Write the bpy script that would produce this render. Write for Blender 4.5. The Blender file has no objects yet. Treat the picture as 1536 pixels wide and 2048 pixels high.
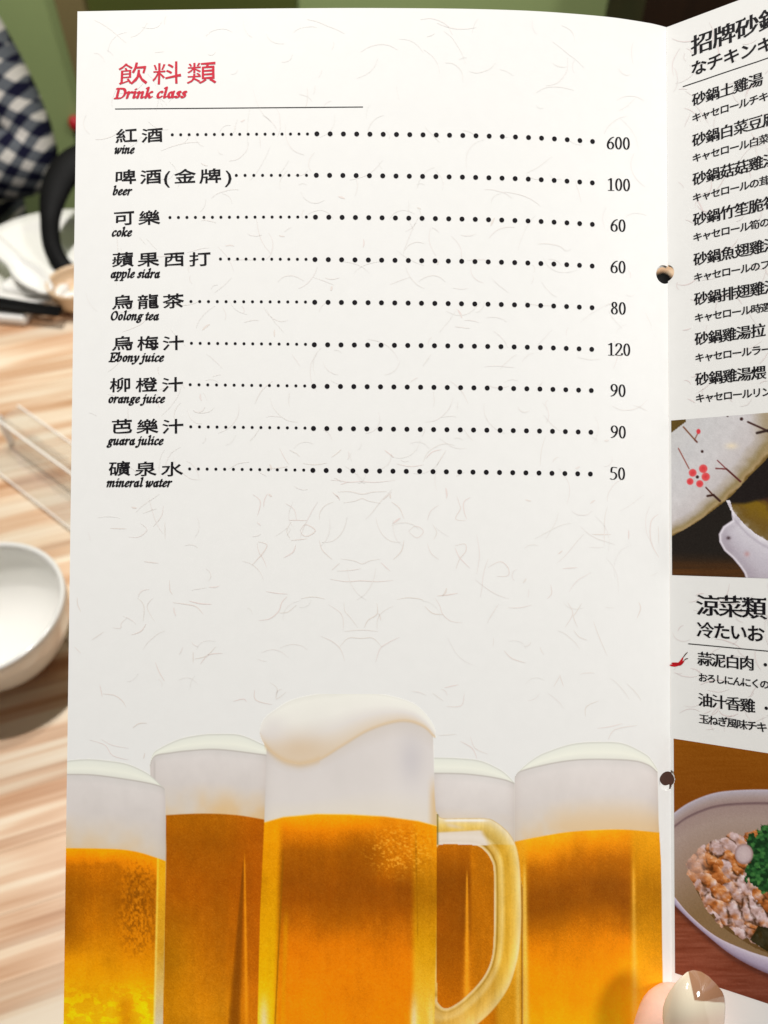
import bpy, bmesh, math, random
import numpy as np
from mathutils import Vector, Matrix
from mathutils.geometry import delaunay_2d_cdt, convex_hull_2d

random.seed(7)
rng = np.random.default_rng(11)
sc = bpy.context.scene
COL = sc.collection

# ------------------------------------------------------------------ camera
FPX, CX, CY = 1600.0, 768.0, 1024.0        # focal length in pixels of the 1536x2048 photograph
PITCH = math.radians(50)
CAM = np.array([0.0, 0.0, 1.25])
RV = np.array([1.0, 0, 0]); FV = np.array([0, math.cos(PITCH), -math.sin(PITCH)]); UV_ = np.array([0, math.sin(PITCH), math.cos(PITCH)])
TABLE = 0.75
D = 0.2285                                  # distance of the held page from the lens
cd = bpy.data.cameras.new('camera'); cam = bpy.data.objects.new('camera', cd); COL.objects.link(cam)
cam.location = CAM; cam.rotation_euler = (math.radians(90) - PITCH, 0, 0)
cd.sensor_fit = 'VERTICAL'; cd.sensor_height = 36.0; cd.lens = FPX / 2048 * 36
cd.clip_start = 0.01; cd.clip_end = 50
cd.dof.use_dof = True; cd.dof.focus_distance = D * 1.0; cd.dof.aperture_fstop = 13.0
sc.camera = cam

# ------------------------------------------------------------------ light
w = bpy.data.worlds.new('World'); sc.world = w; w.use_nodes = True
w.node_tree.nodes['Background'].inputs[0].default_value = (1.0, 0.975, 0.945, 1)
w.node_tree.nodes['Background'].inputs[1].default_value = 0.105
sc.view_settings.view_transform = 'Standard'; sc.view_settings.look = 'None'
sc.view_settings.exposure = 0.13; sc.view_settings.gamma = 1.0

def lamp(name, loc, target, size, power, color):
    l = bpy.data.lights.new(name, 'AREA'); l.shape = 'DISK'; l.size = size; l.energy = power; l.color = color
    o = bpy.data.objects.new(name, l); COL.objects.link(o); o.location = loc
    o.rotation_euler = (Vector(target) - Vector(loc)).to_track_quat('-Z', 'Y').to_euler()
    return o
lamp('ceiling_and_fill_lamp', (-0.38, 0.60, 2.35), (-0.25, 0.25, TABLE), 0.06, 16.5, (1.0, 0.965, 0.928))
lamp('ceiling_and_fill_lamp', (-0.28, 0.84, 2.40), (-0.25, 0.8, TABLE), 0.06, 9, (1.0, 0.965, 0.928))
lamp('ceiling_and_fill_lamp', (0.90, -0.12, 2.00), (0.0, 0.15, 1.05), 0.22, 8.8, (1.0, 0.985, 0.97))  # fill lamp added at the right to brighten the menu pages

# ------------------------------------------------------------------ helpers
def lin(c):
    c = np.asarray(c, float) / 255.0
    return np.where(c <= 0.04045, c / 12.92, ((c + 0.055) / 1.055) ** 2.4)

def mat(name, color, rough=0.5, spec=0.5, **kw):
    m = bpy.data.materials.new(name); m.use_nodes = True
    b = m.node_tree.nodes['Principled BSDF']
    b.inputs['Base Color'].default_value = (*color, 1)
    b.inputs['Roughness'].default_value = rough
    b.inputs['Specular IOR Level'].default_value = spec
    for k, v in kw.items():
        b.inputs[k.replace('_', ' ')].default_value = v
    return m

def noisy(m, scale=20, lo=0.85, hi=1.1, bump=0.0, dist=0.001, stretch=(1, 1, 1), detail=4):
    nt = m.node_tree; b = nt.nodes['Principled BSDF']
    tc = nt.nodes.new('ShaderNodeTexCoord'); mp = nt.nodes.new('ShaderNodeMapping'); mp.inputs['Scale'].default_value = stretch
    n = nt.nodes.new('ShaderNodeTexNoise'); n.inputs['Scale'].default_value = scale; n.inputs['Detail'].default_value = detail
    nt.links.new(tc.outputs['Object'], mp.inputs['Vector']); nt.links.new(mp.outputs[0], n.inputs['Vector'])
    r = nt.nodes.new('ShaderNodeMapRange'); r.inputs['From Min'].default_value = .25; r.inputs['From Max'].default_value = .75
    r.inputs['To Min'].default_value = lo; r.inputs['To Max'].default_value = hi
    nt.links.new(n.outputs['Fac'], r.inputs['Value'])
    mx = nt.nodes.new('ShaderNodeVectorMath'); mx.operation = 'SCALE'
    mx.inputs[0].default_value = b.inputs['Base Color'].default_value[:3]
    nt.links.new(r.outputs[0], mx.inputs['Scale']); nt.links.new(mx.outputs[0], b.inputs['Base Color'])
    if bump:
        bp = nt.nodes.new('ShaderNodeBump'); bp.inputs['Strength'].default_value = bump; bp.inputs['Distance'].default_value = dist
        nt.links.new(n.outputs['Fac'], bp.inputs['Height']); nt.links.new(bp.outputs[0], b.inputs['Normal'])
    return m

def attr_mat(name, rough=0.45, spec=0.4, **kw):
    m = mat(name, (1, 1, 1), rough, spec, **kw)
    a = m.node_tree.nodes.new('ShaderNodeAttribute'); a.attribute_name = 'print'
    m.node_tree.links.new(a.outputs['Color'], m.node_tree.nodes['Principled BSDF'].inputs['Base Color'])
    return m

def np_mesh(name, verts, faces, m, colors=None, smooth=False):
    """verts (n,3), faces (k,3|4) arrays -> mesh"""
    me = bpy.data.meshes.new(name)
    verts = np.asarray(verts, np.float32); faces = np.asarray(faces, np.int32)
    k, c = faces.shape
    me.vertices.add(len(verts)); me.vertices.foreach_set('co', verts.ravel())
    me.loops.add(k * c); me.loops.foreach_set('vertex_index', faces.ravel())
    me.polygons.add(k); me.polygons.foreach_set('loop_start', np.arange(k, dtype=np.int32) * c)
    me.update(calc_edges=True)
    me.validate()
    if smooth: me.polygons.foreach_set('use_smooth', np.ones(len(me.polygons), bool))
    if colors is not None:
        a = me.color_attributes.new('print', 'FLOAT_COLOR', 'POINT')
        cc = np.ones((len(verts), 4), np.float32); cc[:, :3] = colors
        a.data.foreach_set('color', cc.ravel())
    if m: me.materials.append(m)
    return me

def link(name, me, parent=None, **props):
    o = bpy.data.objects.new(name, me); COL.objects.link(o)
    if parent: o.parent = parent
    for k, v in props.items(): o[k] = v
    return o

def top(name, label, cat, loc=(0, 0, 0), me=None, **props):
    o = bpy.data.objects.new(name, me); COL.objects.link(o); o.location = loc
    o['label'] = label; o['category'] = cat
    for k, v in props.items(): o[k] = v
    return o

def bm_mesh(name, bm, m, smooth=True):
    me = bpy.data.meshes.new(name); bmesh.ops.recalc_face_normals(bm, faces=bm.faces); bm.to_mesh(me); bm.free()
    if m: me.materials.append(m)
    if smooth: me.polygons.foreach_set('use_smooth', np.ones(len(me.polygons), bool))
    return me

def lathe(prof, seg=64):
    bm = bmesh.new(); rings = []
    for r, z in prof:
        if r < 1e-6: rings.append([bm.verts.new((0, 0, z))])
        else: rings.append([bm.verts.new((r * math.cos(2 * math.pi * i / seg), r * math.sin(2 * math.pi * i / seg), z)) for i in range(seg)])
    for a, b in zip(rings, rings[1:]):
        for i in range(seg):
            j = (i + 1) % seg
            q = [a[i % len(a)], a[j % len(a)], b[j % len(b)], b[i % len(b)]]
            u = []
            for v in q:
                if v not in u: u.append(v)
            if len(u) >= 3: bm.faces.new(u)
    return bm

def box(bm, lo, hi, bev=0.0):
    r = bmesh.ops.create_cube(bm, size=1)
    for v in r['verts']:
        v.co = Vector([lo[i] + (hi[i] - lo[i]) * (v.co[i] + .5) for i in range(3)])
    if bev:
        es = list({e for v in r['verts'] for e in v.link_edges})
        bmesh.ops.bevel(bm, geom=es, offset=bev, segments=3, affect='EDGES', profile=.6)

def loft(points, radii, seg=20, squash=None):
    """closed tube through points; radii (ra, rb) pairs, first axis = 'squash' vector"""
    bm = bmesh.new(); rings = []; n = len(points)
    P = [Vector(p) for p in points]
    for i, p in enumerate(P):
        t = (P[min(i + 1, n - 1)] - P[max(i - 1, 0)]).normalized()
        a = Vector(squash) if squash else Vector((0, 0, 1))
        b = t.cross(a).normalized(); a = b.cross(t).normalized()
        ra, rb = radii[i] if isinstance(radii[i], tuple) else (radii[i], radii[i])
        rings.append([bm.verts.new(p + a * ra * math.cos(2 * math.pi * k / seg) + b * rb * math.sin(2 * math.pi * k / seg)) for k in range(seg)])
    for a, b in zip(rings, rings[1:]):
        for k in range(seg): bm.faces.new((a[k], a[(k + 1) % seg], b[(k + 1) % seg], b[k]))
    bm.faces.new(rings[0]); bm.faces.new(rings[-1])
    return bm

def catmull(pts, n=6, closed=False):
    P = [np.array(p, float) for p in pts]; out = []
    m = len(P); rng_ = range(m if closed else m - 1)
    for i in rng_:
        if closed: p0, p1, p2, p3 = P[i - 1], P[i], P[(i + 1) % m], P[(i + 2) % m]
        else: p0, p1, p2, p3 = P[max(i - 1, 0)], P[i], P[i + 1], P[min(i + 2, m - 1)]
        for k in range(n):
            t = k / n
            out.append(.5 * (2 * p1 + (p2 - p0) * t + (2 * p0 - 5 * p1 + 4 * p2 - p3) * t * t + (3 * p1 - p0 - 3 * p2 + p3) * t ** 3))
    out.append(P[0] if closed else P[-1])
    return np.array(out)

def ray(px, py):
    return (px - CX) / FPX * RV - (py - CY) / FPX * UV_ + FV
def on_table(px, py, h=0.0):
    d = ray(px, py); k = (TABLE + h - CAM[2]) / d[2]; return CAM + d * k
def at_depth(px, py, f):
    return CAM + ray(px, py) * f
def at_y(px, py, Y):
    d = ray(px, py); return CAM + d * (Y / d[1])

# ------------------------------------------------------------------ value noise
def hash2(ix, iy, seed):
    n = (ix.astype(np.int64) * 374761393 + iy.astype(np.int64) * 668265263 + seed * 69069) & 0xffffffff
    n = ((n ^ (n >> 13)) * 1274126177) & 0xffffffff
    return ((n ^ (n >> 16)) & 0xffff) / 65535.0
def vnoise(x, y, seed=0):
    ix, iy = np.floor(x), np.floor(y); fx, fy = x - ix, y - iy
    fx = fx * fx * (3 - 2 * fx); fy = fy * fy * (3 - 2 * fy)
    a = hash2(ix, iy, seed); b = hash2(ix + 1, iy, seed); c = hash2(ix, iy + 1, seed); d = hash2(ix + 1, iy + 1, seed)
    return (a * (1 - fx) + b * fx) * (1 - fy) + (c * (1 - fx) + d * fx) * fy
def fbm(x, y, seed=0, o=4):
    s = 0; amp = .5; t = 0
    for i in range(o):
        s = s + amp * vnoise(x * 2 ** i, y * 2 ** i, seed + i * 17); t += amp; amp *= .5
    return s / t
def worley(x, y, seed=0):
    ix, iy = np.floor(x), np.floor(y); best = np.full(x.shape, 9.0); cid = np.zeros(x.shape)
    for dx in (-1, 0, 1):
        for dy in (-1, 0, 1):
            cx, cy = ix + dx, iy + dy
            px = cx + hash2(cx, cy, seed); py = cy + hash2(cx, cy, seed + 5)
            d = np.hypot(px - x, py - y); k = d < best
            best = np.where(k, d, best); cid = np.where(k, hash2(cx, cy, seed + 9), cid)
    return best, cid
def ss(a, b, x):
    t = np.clip((x - a) / (b - a), 0, 1); return t * t * (3 - 2 * t)
def cv(pts, x):
    p = np.array(pts, float); return np.interp(x, p[:, 0], p[:, 1])
def cvy(pts, y):
    p = np.array(pts, float); return np.interp(y, p[:, 1], p[:, 0])
def seg_dist(x, y, a, b):
    ax, ay = a; bx, by = b; L = (bx - ax) ** 2 + (by - ay) ** 2
    t = np.clip(((x - ax) * (bx - ax) + (y - ay) * (by - ay)) / L, 0, 1)
    return np.hypot(x - ax - t * (bx - ax), y - ay - t * (by - ay)), t
def inpoly(x, y, poly):
    r = np.zeros(x.shape, bool); n = len(poly)
    for i in range(n):
        x1, y1 = poly[i]; x2, y2 = poly[(i + 1) % n]
        if y1 == y2: continue
        c = ((y1 > y) != (y2 > y)) & (x < (x2 - x1) * (y - y1) / (y2 - y1) + x1)
        r ^= c
    return r

# ------------------------------------------------------------------ the bent sheet of the menu
VV = np.array([-218.0, 61224.0, -1600.0]); VV /= np.linalg.norm(VV)      # right, down, forward: down the fold
TOPEDGE = [(155, 22.8), (300, 20.2), (456, 18.0), (600, 16.5), (720, 16.0), (844, 16.6), (940, 17.8), (1027, 20.3), (1090, 23.4), (1148, 27.6),
           (1200, 32.2), (1240, 36.8), (1301, 46.6), (1333, 54.5)]
def sheet_curve():
    te = catmull(TOPEDGE, 5)
    v0 = np.array([(te[0][0] - CX) / FPX, (te[0][1] - CY) / FPX, 1.0]) @ VV
    T = v0 * D
    pts = []
    for x, y in te:
        q = np.array([(x - CX) / FPX, (y - CY) / FPX, 1.0]); pts.append(q * (T / (q @ VV)))
    q = np.array([(1478.4 - CX) / FPX, (0 - CY) / FPX, 1.0]); p2 = q * (T / (q @ VV))
    p1 = pts[-1]; d = (p2 - p1) / np.linalg.norm(p2 - p1)
    nleft = len(pts)
    for k in np.linspace(.01, .168, 12): pts.append(p1 + d * k)
    return np.array(pts), T, nleft
CP, T_TOP, NL = sheet_curve()
E1 = np.array([1.0, 0, 0]); E1 = E1 - (E1 @ VV) * VV; E1 /= np.linalg.norm(E1)
E2 = np.cross(VV, E1); E2 = E2 if E2[2] > 0 else -E2
CA, CB = CP @ E1, CP @ E2
SS = np.concatenate([[0], np.cumsum(np.hypot(np.diff(CA), np.diff(CB)))]); SS -= SS[NL - 1]
RATIO = CA / CB
S_MIN, S_MAX = SS[0], SS[-1]
T_BOT = T_TOP + 0.305

def px_st(x, y):
    x = np.asarray(x, float); y = np.asarray(y, float)
    q = np.stack([(x - CX) / FPX, (y - CY) / FPX, np.ones_like(x)], -1)
    qa, qb, qt = q @ E1, q @ E2, q @ VV
    s = np.interp(qa / qb, RATIO, SS)
    lam = np.interp(s, SS, CB) / qb
    return s, lam * qt
def st_cam(s, t, h=0.0):
    s = np.asarray(s, float); t = np.asarray(t, float)
    a = np.interp(s, SS, CA); b = np.interp(s, SS, CB)
    e = 4e-4
    s0 = np.where(s < 0, np.minimum(s, -2 * e), np.maximum(s, 2 * e))
    da = np.interp(s0 + e, SS, CA) - np.interp(s0 - e, SS, CA); db = np.interp(s0 + e, SS, CB) - np.interp(s0 - e, SS, CB)
    L = np.hypot(da, db) + 1e-12
    a = a + h * db / L; b = b - h * da / L
    return a[..., None] * E1 + b[..., None] * E2 + t[..., None] * VV
def cam_world(p):
    return CAM + p[..., 0:1] * RV - p[..., 1:2] * UV_ + p[..., 2:3] * FV
def st_px(s, t):
    p = st_cam(s, t); return CX + FPX * p[..., 0] / p[..., 2], CY + FPX * p[..., 1] / p[..., 2]
def sheet(s, t, h=0.0):
    return cam_world(st_cam(s, t, h))

HOLES = [px_st(1328, 549), px_st(1334, 1562)]
HOLE_R = 19.0 / FPX * D

# ------------------------------------------------------------------ materials
paper_base = lin((241, 241, 238)) * 0.88
M_paper = noisy(mat('coated_paper', paper_base, .5, .2), 260, .99, 1.01, .02, .0002)
M_print = attr_mat('printed_ink', .5, .12)
M_black = mat('black_ink', (.008, .007, .009), .6, .1)
M_red = mat('red_ink', tuple(lin((206, 46, 66)) * .9), .6, .12)
M_fibre = attr_mat('fibre_ink', .5, .3)

menu = top('menu', 'tall white folded restaurant menu held open at the drinks page', 'menu', tuple(sheet(-.08, T_BOT)))
MINV = Matrix.Translation(menu.location).inverted()
def rel(p): return np.asarray(p) - np.array(menu.location)

def page_solid(name, s0, s1, h0, th, holes, t0=T_TOP, t1=T_BOT, mtl=M_paper, nt=30):
    sl = [s for s in SS if s0 < s < s1]; sl = np.array([s0] + sl + [s1]); tl = np.linspace(t0, t1, nt)
    Sg, Tg = np.meshgrid(sl, tl); n, m = Sg.shape
    f = rel(sheet(Sg, Tg, h0)).reshape(-1, 3); b = rel(sheet(Sg, Tg, h0 - th)).reshape(-1, 3)
    i = np.arange((n - 1) * (m - 1)); r, c = i // (m - 1), i % (m - 1); a = r * m + c
    F = np.stack([a, a + 1, a + m + 1, a + m], 1); B = F[:, ::-1] + n * m
    ring = list(range(m)) + [r_ * m + m - 1 for r_ in range(1, n)] + [(n - 1) * m + c_ for c_ in range(m - 2, -1, -1)] + [r_ * m for r_ in range(n - 2, 0, -1)]
    S = np.array([[ring[k], ring[k - 1], ring[k - 1] + n * m, ring[k] + n * m] for k in range(len(ring))])
    me = np_mesh(name, np.vstack([f, b]), np.vstack([F, B, S]), mtl)
    bm = bmesh.new(); bm.from_mesh(me); bmesh.ops.recalc_face_normals(bm, faces=bm.faces); bm.to_mesh(me); bm.free()
    o = bpy.data.objects.new(name, me); COL.objects.link(o)
    cutters = []
    for (hs, ht, rr) in holes:
        c = sheet(np.array(hs), np.array(ht)); cb = bmesh.new()
        bmesh.ops.create_cone(cb, cap_ends=True, segments=40, radius1=rr, radius2=rr, depth=.03)
        cm = bpy.data.meshes.new('cut'); cb.to_mesh(cm); cb.free()
        co = bpy.data.objects.new('cut', cm); COL.objects.link(co)
        co.location = rel(c)
        axis = sheet(np.array(-.01 if s1 <= 0 else .01), np.array(ht), .01) - sheet(np.array(-.01 if s1 <= 0 else .01), np.array(ht), 0)
        co.rotation_euler = Vector(axis).to_track_quat('Z', 'Y').to_euler()
        md = o.modifiers.new('b', 'BOOLEAN'); md.operation = 'DIFFERENCE'; md.object = co; md.solver = 'EXACT'; cutters.append(co)
    if cutters:
        bpy.context.view_layer.update()
        dg = bpy.context.evaluated_depsgraph_get()
        me2 = bpy.data.meshes.new_from_object(o.evaluated_get(dg)); me2.name = name
        if not me2.materials: me2.materials.append(mtl)
        o.modifiers.clear(); o.data = me2
        for c in cutters: bpy.data.objects.remove(c)
    o.data.polygons.foreach_set('use_smooth', np.zeros(len(o.data.polygons), bool))
    o.parent = menu
    return o
hl = [(h[0], h[1], HOLE_R) for h in HOLES]
pageL = page_solid('page', S_MIN, -1e-5, 0, .00022, hl)
pageL['label'] = 'left page with the red headed drinks list and the printed beer mugs'
pageR = page_solid('page', 1e-5, S_MAX, 0, .00022, [(h[0], h[1] - .0006, HOLE_R * .93) for h in HOLES])
pageR['label'] = 'right page angled towards the viewer with black dish names and food photographs'
# leaves behind, their punched holes a little out of line
under = page_solid('back_leaf', S_MIN + .0012, -1e-5, -.0006, .00022, [(HOLES[0][0] + .0002, HOLES[0][1] + .0002, HOLE_R * .95), (HOLES[1][0] + .0003, HOLES[1][1] - .0009, HOLE_R * .9)], T_TOP + .0006)
under2 = page_solid('back_leaf', 1e-5, S_MAX - .001, -.0006, .00022, [(HOLES[0][0], HOLES[0][1] - .0002, HOLE_R * .95), (HOLES[1][0] - .0012, HOLES[1][1] - .0002, HOLE_R * .8)], T_TOP + .0006)

# ------------------------------------------------------------------ ribbons, lines, dots on the sheet
def ribbon_geo(path_px, wid_px, V, F, C=None, col=None, h=3e-5, taper=True):
    P = np.asarray(path_px, float); d = np.gradient(P, axis=0); L = np.hypot(d[:, 0], d[:, 1]) + 1e-9
    nx, ny = -d[:, 1] / L, d[:, 0] / L; k = np.linspace(0, 1, len(P))
    wv = wid_px / 2 * (np.sin(np.pi * np.clip(k, .03, .97)) ** .6 if taper else np.ones(len(P)))
    a = np.stack([P[:, 0] + nx * wv, P[:, 1] + ny * wv], 1); b = np.stack([P[:, 0] - nx * wv, P[:, 1] - ny * wv], 1)
    base = sum(len(v) for v in V)
    for q in (a, b):
        s, t = px_st(q[:, 0], q[:, 1]); V.append(rel(sheet(s, t, h)))
        if C is not None: C.append(np.tile(col, (len(q), 1)))
    n = len(P)
    for i in range(n - 1): F.append([base + i, base + i + 1, base + n + i + 1, base + n + i])

def rule(parent, p0, p1, wid, name='rule_line'):
    V, F = [], []; P = np.stack([np.linspace(p0[0], p1[0], 90), np.linspace(p0[1], p1[1], 90)], 1)
    ribbon_geo(P, wid, V, F, h=6e-5, taper=False)
    link(name, np_mesh(name, np.vstack(V), F, M_black), parent)

def fix_front(me):
    """make print faces look to the camera (for tidy normals)"""
    return me

# ------------------------------------------------------------------ CJK glyphs from Blender's own built-in font
_cu = bpy.data.curves.new('glyph', 'FONT'); _cu.resolution_u = 2
_ob = bpy.data.objects.new('glyph', _cu); COL.objects.link(_ob)
_cache = {}
def glyph(ch):
    if ch in _cache: return _cache[ch]
    _cu.body = ch; bpy.context.view_layer.update()
    me = bpy.data.meshes.new_from_object(_ob)
    v = np.array([x.co[:2] for x in me.vertices]); fs = [tuple(p.vertices) for p in me.polygons]
    bm = bmesh.new(); bm.from_mesh(me); bmesh.ops.remove_doubles(bm, verts=bm.verts, dist=1e-5)
    bm.verts.index_update(); v = np.array([x.co[:2] for x in bm.verts]); fs = [tuple(q.index for q in f.verts) for f in bm.faces]
    norm = [[] for _ in v]; right_ends = []
    for e in bm.edges:
        if len(e.link_faces) == 1:
            a, b = e.verts; d = (b.co - a.co); n = np.array([d.y, -d.x]); L = np.hypot(*n)
            if L < 1e-7: continue
            n /= L; c = e.link_faces[0].calc_center_median() - (a.co + b.co) / 2
            if n[0] * c.x + n[1] * c.y > 0: n = -n
            norm[a.index].append(n); norm[b.index].append(n)
            if n[0] > .96 and .035 < L < .11: right_ends.append((max(a, b, key=lambda q: q.co.y).index, n))
    N = np.zeros_like(v)
    serif = [i for i, n in right_ends if any(q[1] > .93 for q in norm[i])]
    for i, l in enumerate(norm):
        if len(l) >= 2:
            n1, n2 = l[0], l[1]; N[i] = (n1 + n2) / max(.6, 1 + n1 @ n2)
        elif l: N[i] = l[0]
    bm.free(); bpy.data.meshes.remove(me)
    _cache[ch] = (v, fs, N, serif); return _cache[ch]

def style(ch, kind):
    kind_w = 0 if kind == 'clerical_thin' else 1; kind = kind.replace('_thin', '')
    v, fs, N, serif = glyph(ch); v = v.copy() - np.array([.5, .38])
    if kind == 'clerical':          # squat brush shapes: thin stems, horizontals swelling to the right
        k = np.clip(v[:, 0] + .5, 0, 1)
        v[:, 0] += N[:, 0] * (.013 if kind_w > .5 else .002); v[:, 1] += N[:, 1] * ((.006 if kind_w > .5 else -.004) + .030 * k ** 2)
        v[:, 1] += .03 * np.sin(v[:, 0] * 3.2) * 1.0
        v[:, 0] *= 1 + .10 * np.clip(-v[:, 1], 0, 1)
    elif kind == 'ming':            # heavy stems, hairline horizontals
        kana = ord(ch[0]) < 0x3100
        v[:, 0] += N[:, 0] * (.031 if not kana else .027); v[:, 1] += N[:, 1] * (.000 if not kana else .017)
        if not kana:
            ex, ef = [], []
            for i in serif:
                x, y = v[i]; b0 = len(v) + len(ex); ex += [(x + .004, y - .01), (x - .035, y + .058), (x - .11, y - .004)]; ef.append((b0, b0 + 1, b0 + 2))
            if ex: v = np.vstack([v, ex]); fs = list(fs) + ef
    elif kind == 'plain':
        v += N * .01
    return v, fs

def cjk(parent, chars, c0, c1, gh, kind, m, aspect=1.0, name='lettering', h=7e-5, pitch=None, label=None, xs=None):
    """chars spread with centres from c0 to c1 (pixels of the photo), glyph height gh pixels"""
    s0, t0 = px_st(*c0); s1, t1 = px_st(*c1); n = len(chars)
    P = st_cam(np.array(s0), np.array(t0)); g = gh / FPX * P[2] / .93
    V, F = [], []; base = 0
    for i, ch in enumerate(chars):
        if ch == ' ': continue
        k = i / max(n - 1, 1) if xs is None else xs[i]
        s, t = s0 + (s1 - s0) * k, t0 + (t1 - t0) * k
        ang = math.atan2(t1 - t0, s1 - s0) if n > 1 else 0
        ca, sa = math.cos(ang), math.sin(ang)
        v, fs = style(ch, kind)
        if ch in '()': v = v - np.array([v[:, 0].mean(), 0]); v[:, 1] *= 1.15
        gx, gy = v[:, 0] * g * aspect, -v[:, 1] * g
        V.append(rel(sheet(s + gx * ca - gy * sa, t + gx * sa + gy * ca, h)))
        F += [tuple(q + base for q in f) for f in fs]; base += len(v)
    me = bpy.data.meshes.new(name); me.from_pydata([tuple(p) for p in np.vstack(V)], [], F); me.materials.append(m)
    o = link(name, me, parent)
    if label: o['label'] = label
    return o

# ------------------------------------------------------------------ Latin bold italic and price figures, drawn with a broad pen
def el(cx, cy, rx, ry, a0=0, a1=360, n=18):
    return [(cx + rx * math.cos(math.radians(a0 + (a1 - a0) * i / n)), cy + ry * math.sin(math.radians(a0 + (a1 - a0) * i / n))) for i in range(n + 1)]
IT = {
 'o': (.46, [el(.23, .22, .135, .2)]),
 'c': (.40, [[(.33, .36), (.29, .42), (.2, .41), (.11, .3), (.09, .15), (.15, .03), (.24, .02), (.34, .1)]]),
 'e': (.42, [[(.1, .19), (.22, .22), (.32, .31), (.29, .41), (.19, .4), (.1, .28), (.08, .13), (.14, .03), (.24, .02), (.34, .1)]]),
 'a': (.50, [el(.2, .2, .12, .19), [(.36, .43), (.34, .2), (.35, .04), (.40, .02), (.46, .08)]]),
 'd': (.50, [el(.2, .2, .12, .19), [(.29, .66), (.37, .68), (.34, .3), (.35, .04), (.40, .02), (.46, .08)]]),
 'g': (.47, [el(.23, .28, .11, .14), [(.32, .4), (.44, .41)], [(.15, .17), (.12, .1), (.2, .06), (.33, .0), (.31, -.13), (.17, -.18), (.05, -.12), (.1, -.02), (.2, .03)]]),
 'i': (.29, [[(.03, .36), (.1, .43), (.15, .4), (.13, .1), (.16, .02), (.25, .08)], [(.15, .6), (.16, .6)]]),
 'j': (.29, [[(.03, .36), (.1, .43), (.15, .4), (.14, .05), (.08, -.15), (-.04, -.18), (-.08, -.12)], [(.16, .6), (.17, .6)]]),
 'l': (.29, [[(.05, .66), (.14, .68), (.13, .3), (.13, .06), (.17, .02), (.25, .08)]]),
 'k': (.50, [[(.04, .66), (.12, .68), (.11, .3), (.1, .01)], [(.13, .2), (.26, .3), (.36, .42), (.42, .38)], [(.2, .26), (.3, .1), (.36, .02), (.46, .08)]]),
 'b': (.48, [[(.04, .66), (.12, .68), (.1, .3), (.1, .1), (.16, .02), (.28, .06), (.37, .22), (.34, .38), (.26, .41), (.16, .33), (.11, .22)]]),
 'p': (.48, [[(.02, .38), (.1, .43), (.11, .2), (.1, -.2)], [(.0, -.2), (.2, -.2)], [(.11, .26), (.2, .38), (.3, .42), (.38, .34), (.37, .16), (.29, .03), (.2, .01), (.12, .06)]]),
 'n': (.52, [[(.02, .37), (.09, .43), (.11, .36), (.1, .01)], [(.11, .22), (.2, .36), (.3, .42), (.35, .36), (.33, .12), (.35, .03), (.4, .02), (.47, .08)]]),
 'm': (.76, [[(.02, .37), (.09, .43), (.11, .36), (.1, .01)], [(.11, .22), (.2, .37), (.29, .42), (.34, .36), (.32, .01)], [(.34, .22), (.43, .37), (.53, .42), (.58, .36), (.56, .12), (.58, .03), (.63, .02), (.7, .08)]]),
 'r': (.38, [[(.02, .37), (.09, .43), (.11, .36), (.1, .01)], [(.11, .22), (.2, .36), (.28, .42), (.33, .38)]]),
 's': (.36, [[(.29, .35), (.25, .41), (.16, .4), (.12, .32), (.2, .23), (.27, .14), (.22, .04), (.12, .02), (.06, .09)]]),
 't': (.30, [[(.15, .56), (.13, .3), (.12, .08), (.17, .02), (.26, .1)], [(.03, .41), (.25, .41)]]),
 'u': (.52, [[(.03, .37), (.1, .43), (.12, .36), (.1, .12), (.15, .02), (.24, .06), (.34, .22)], [(.36, .42), (.34, .12), (.36, .03), (.41, .02), (.47, .08)]]),
 'w': (.66, [[(.03, .37), (.1, .43), (.12, .3), (.12, .04), (.17, .02), (.29, .16), (.34, .4), (.34, .05), (.4, .02), (.52, .16), (.58, .36), (.54, .42)]]),
 'y': (.46, [[(.03, .37), (.1, .43), (.14, .34), (.18, .05)], [(.38, .42), (.38, .28), (.28, .04), (.12, -.15), (.02, -.18), (-.02, -.13)]]),
 'O': (.70, [el(.36, .33, .24, .32)]),
 'D': (.70, [[(.14, .65), (.14, .01)], [(.03, .65), (.3, .65), (.5, .6), (.6, .4), (.55, .16), (.38, .02), (.03, .01)]]),
 'E': (.62, [[(.16, .65), (.16, .01)], [(.05, .65), (.53, .65), (.53, .52)], [(.16, .34), (.38, .34)], [(.38, .42), (.38, .26)], [(.03, .01), (.5, .01), (.55, .15)]]),
 ' ': (.24, []),
}
FG = {
 '0': (.5, [el(.25, .5, .165, .46, n=26)]),
 '1': (.5, [[(.12, .84), (.2, .89), (.27, .96)], [(.27, .96), (.27, .03)], [(.12, .03), (.42, .03)]]),
 '2': (.5, [[(.07, .74), (.12, .9), (.24, .96), (.37, .88), (.39, .7), (.3, .48), (.14, .22), (.06, .06), (.4, .06), (.45, .2)]]),
 '5': (.5, [[(.43, .94), (.16, .94), (.11, .58), (.26, .58), (.4, .44), (.41, .26), (.32, .08), (.17, .02), (.06, .07)]]),
 '6': (.5, [[(.43, .95), (.28, .85), (.13, .6), (.08, .34), (.12, .12), (.25, .03), (.38, .12), (.42, .32), (.35, .52), (.24, .56), (.13, .46)]]),
 '8': (.5, [el(.25, .75, .125, .2, n=20), el(.25, .27, .16, .24, n=22)]),
 '9': (.5, [[(.07, .04), (.22, .13), (.37, .38), (.42, .64), (.38, .86), (.25, .96), (.12, .87), (.08, .67), (.15, .48), (.26, .43), (.37, .53)]]),
}
_pc = {}
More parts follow.
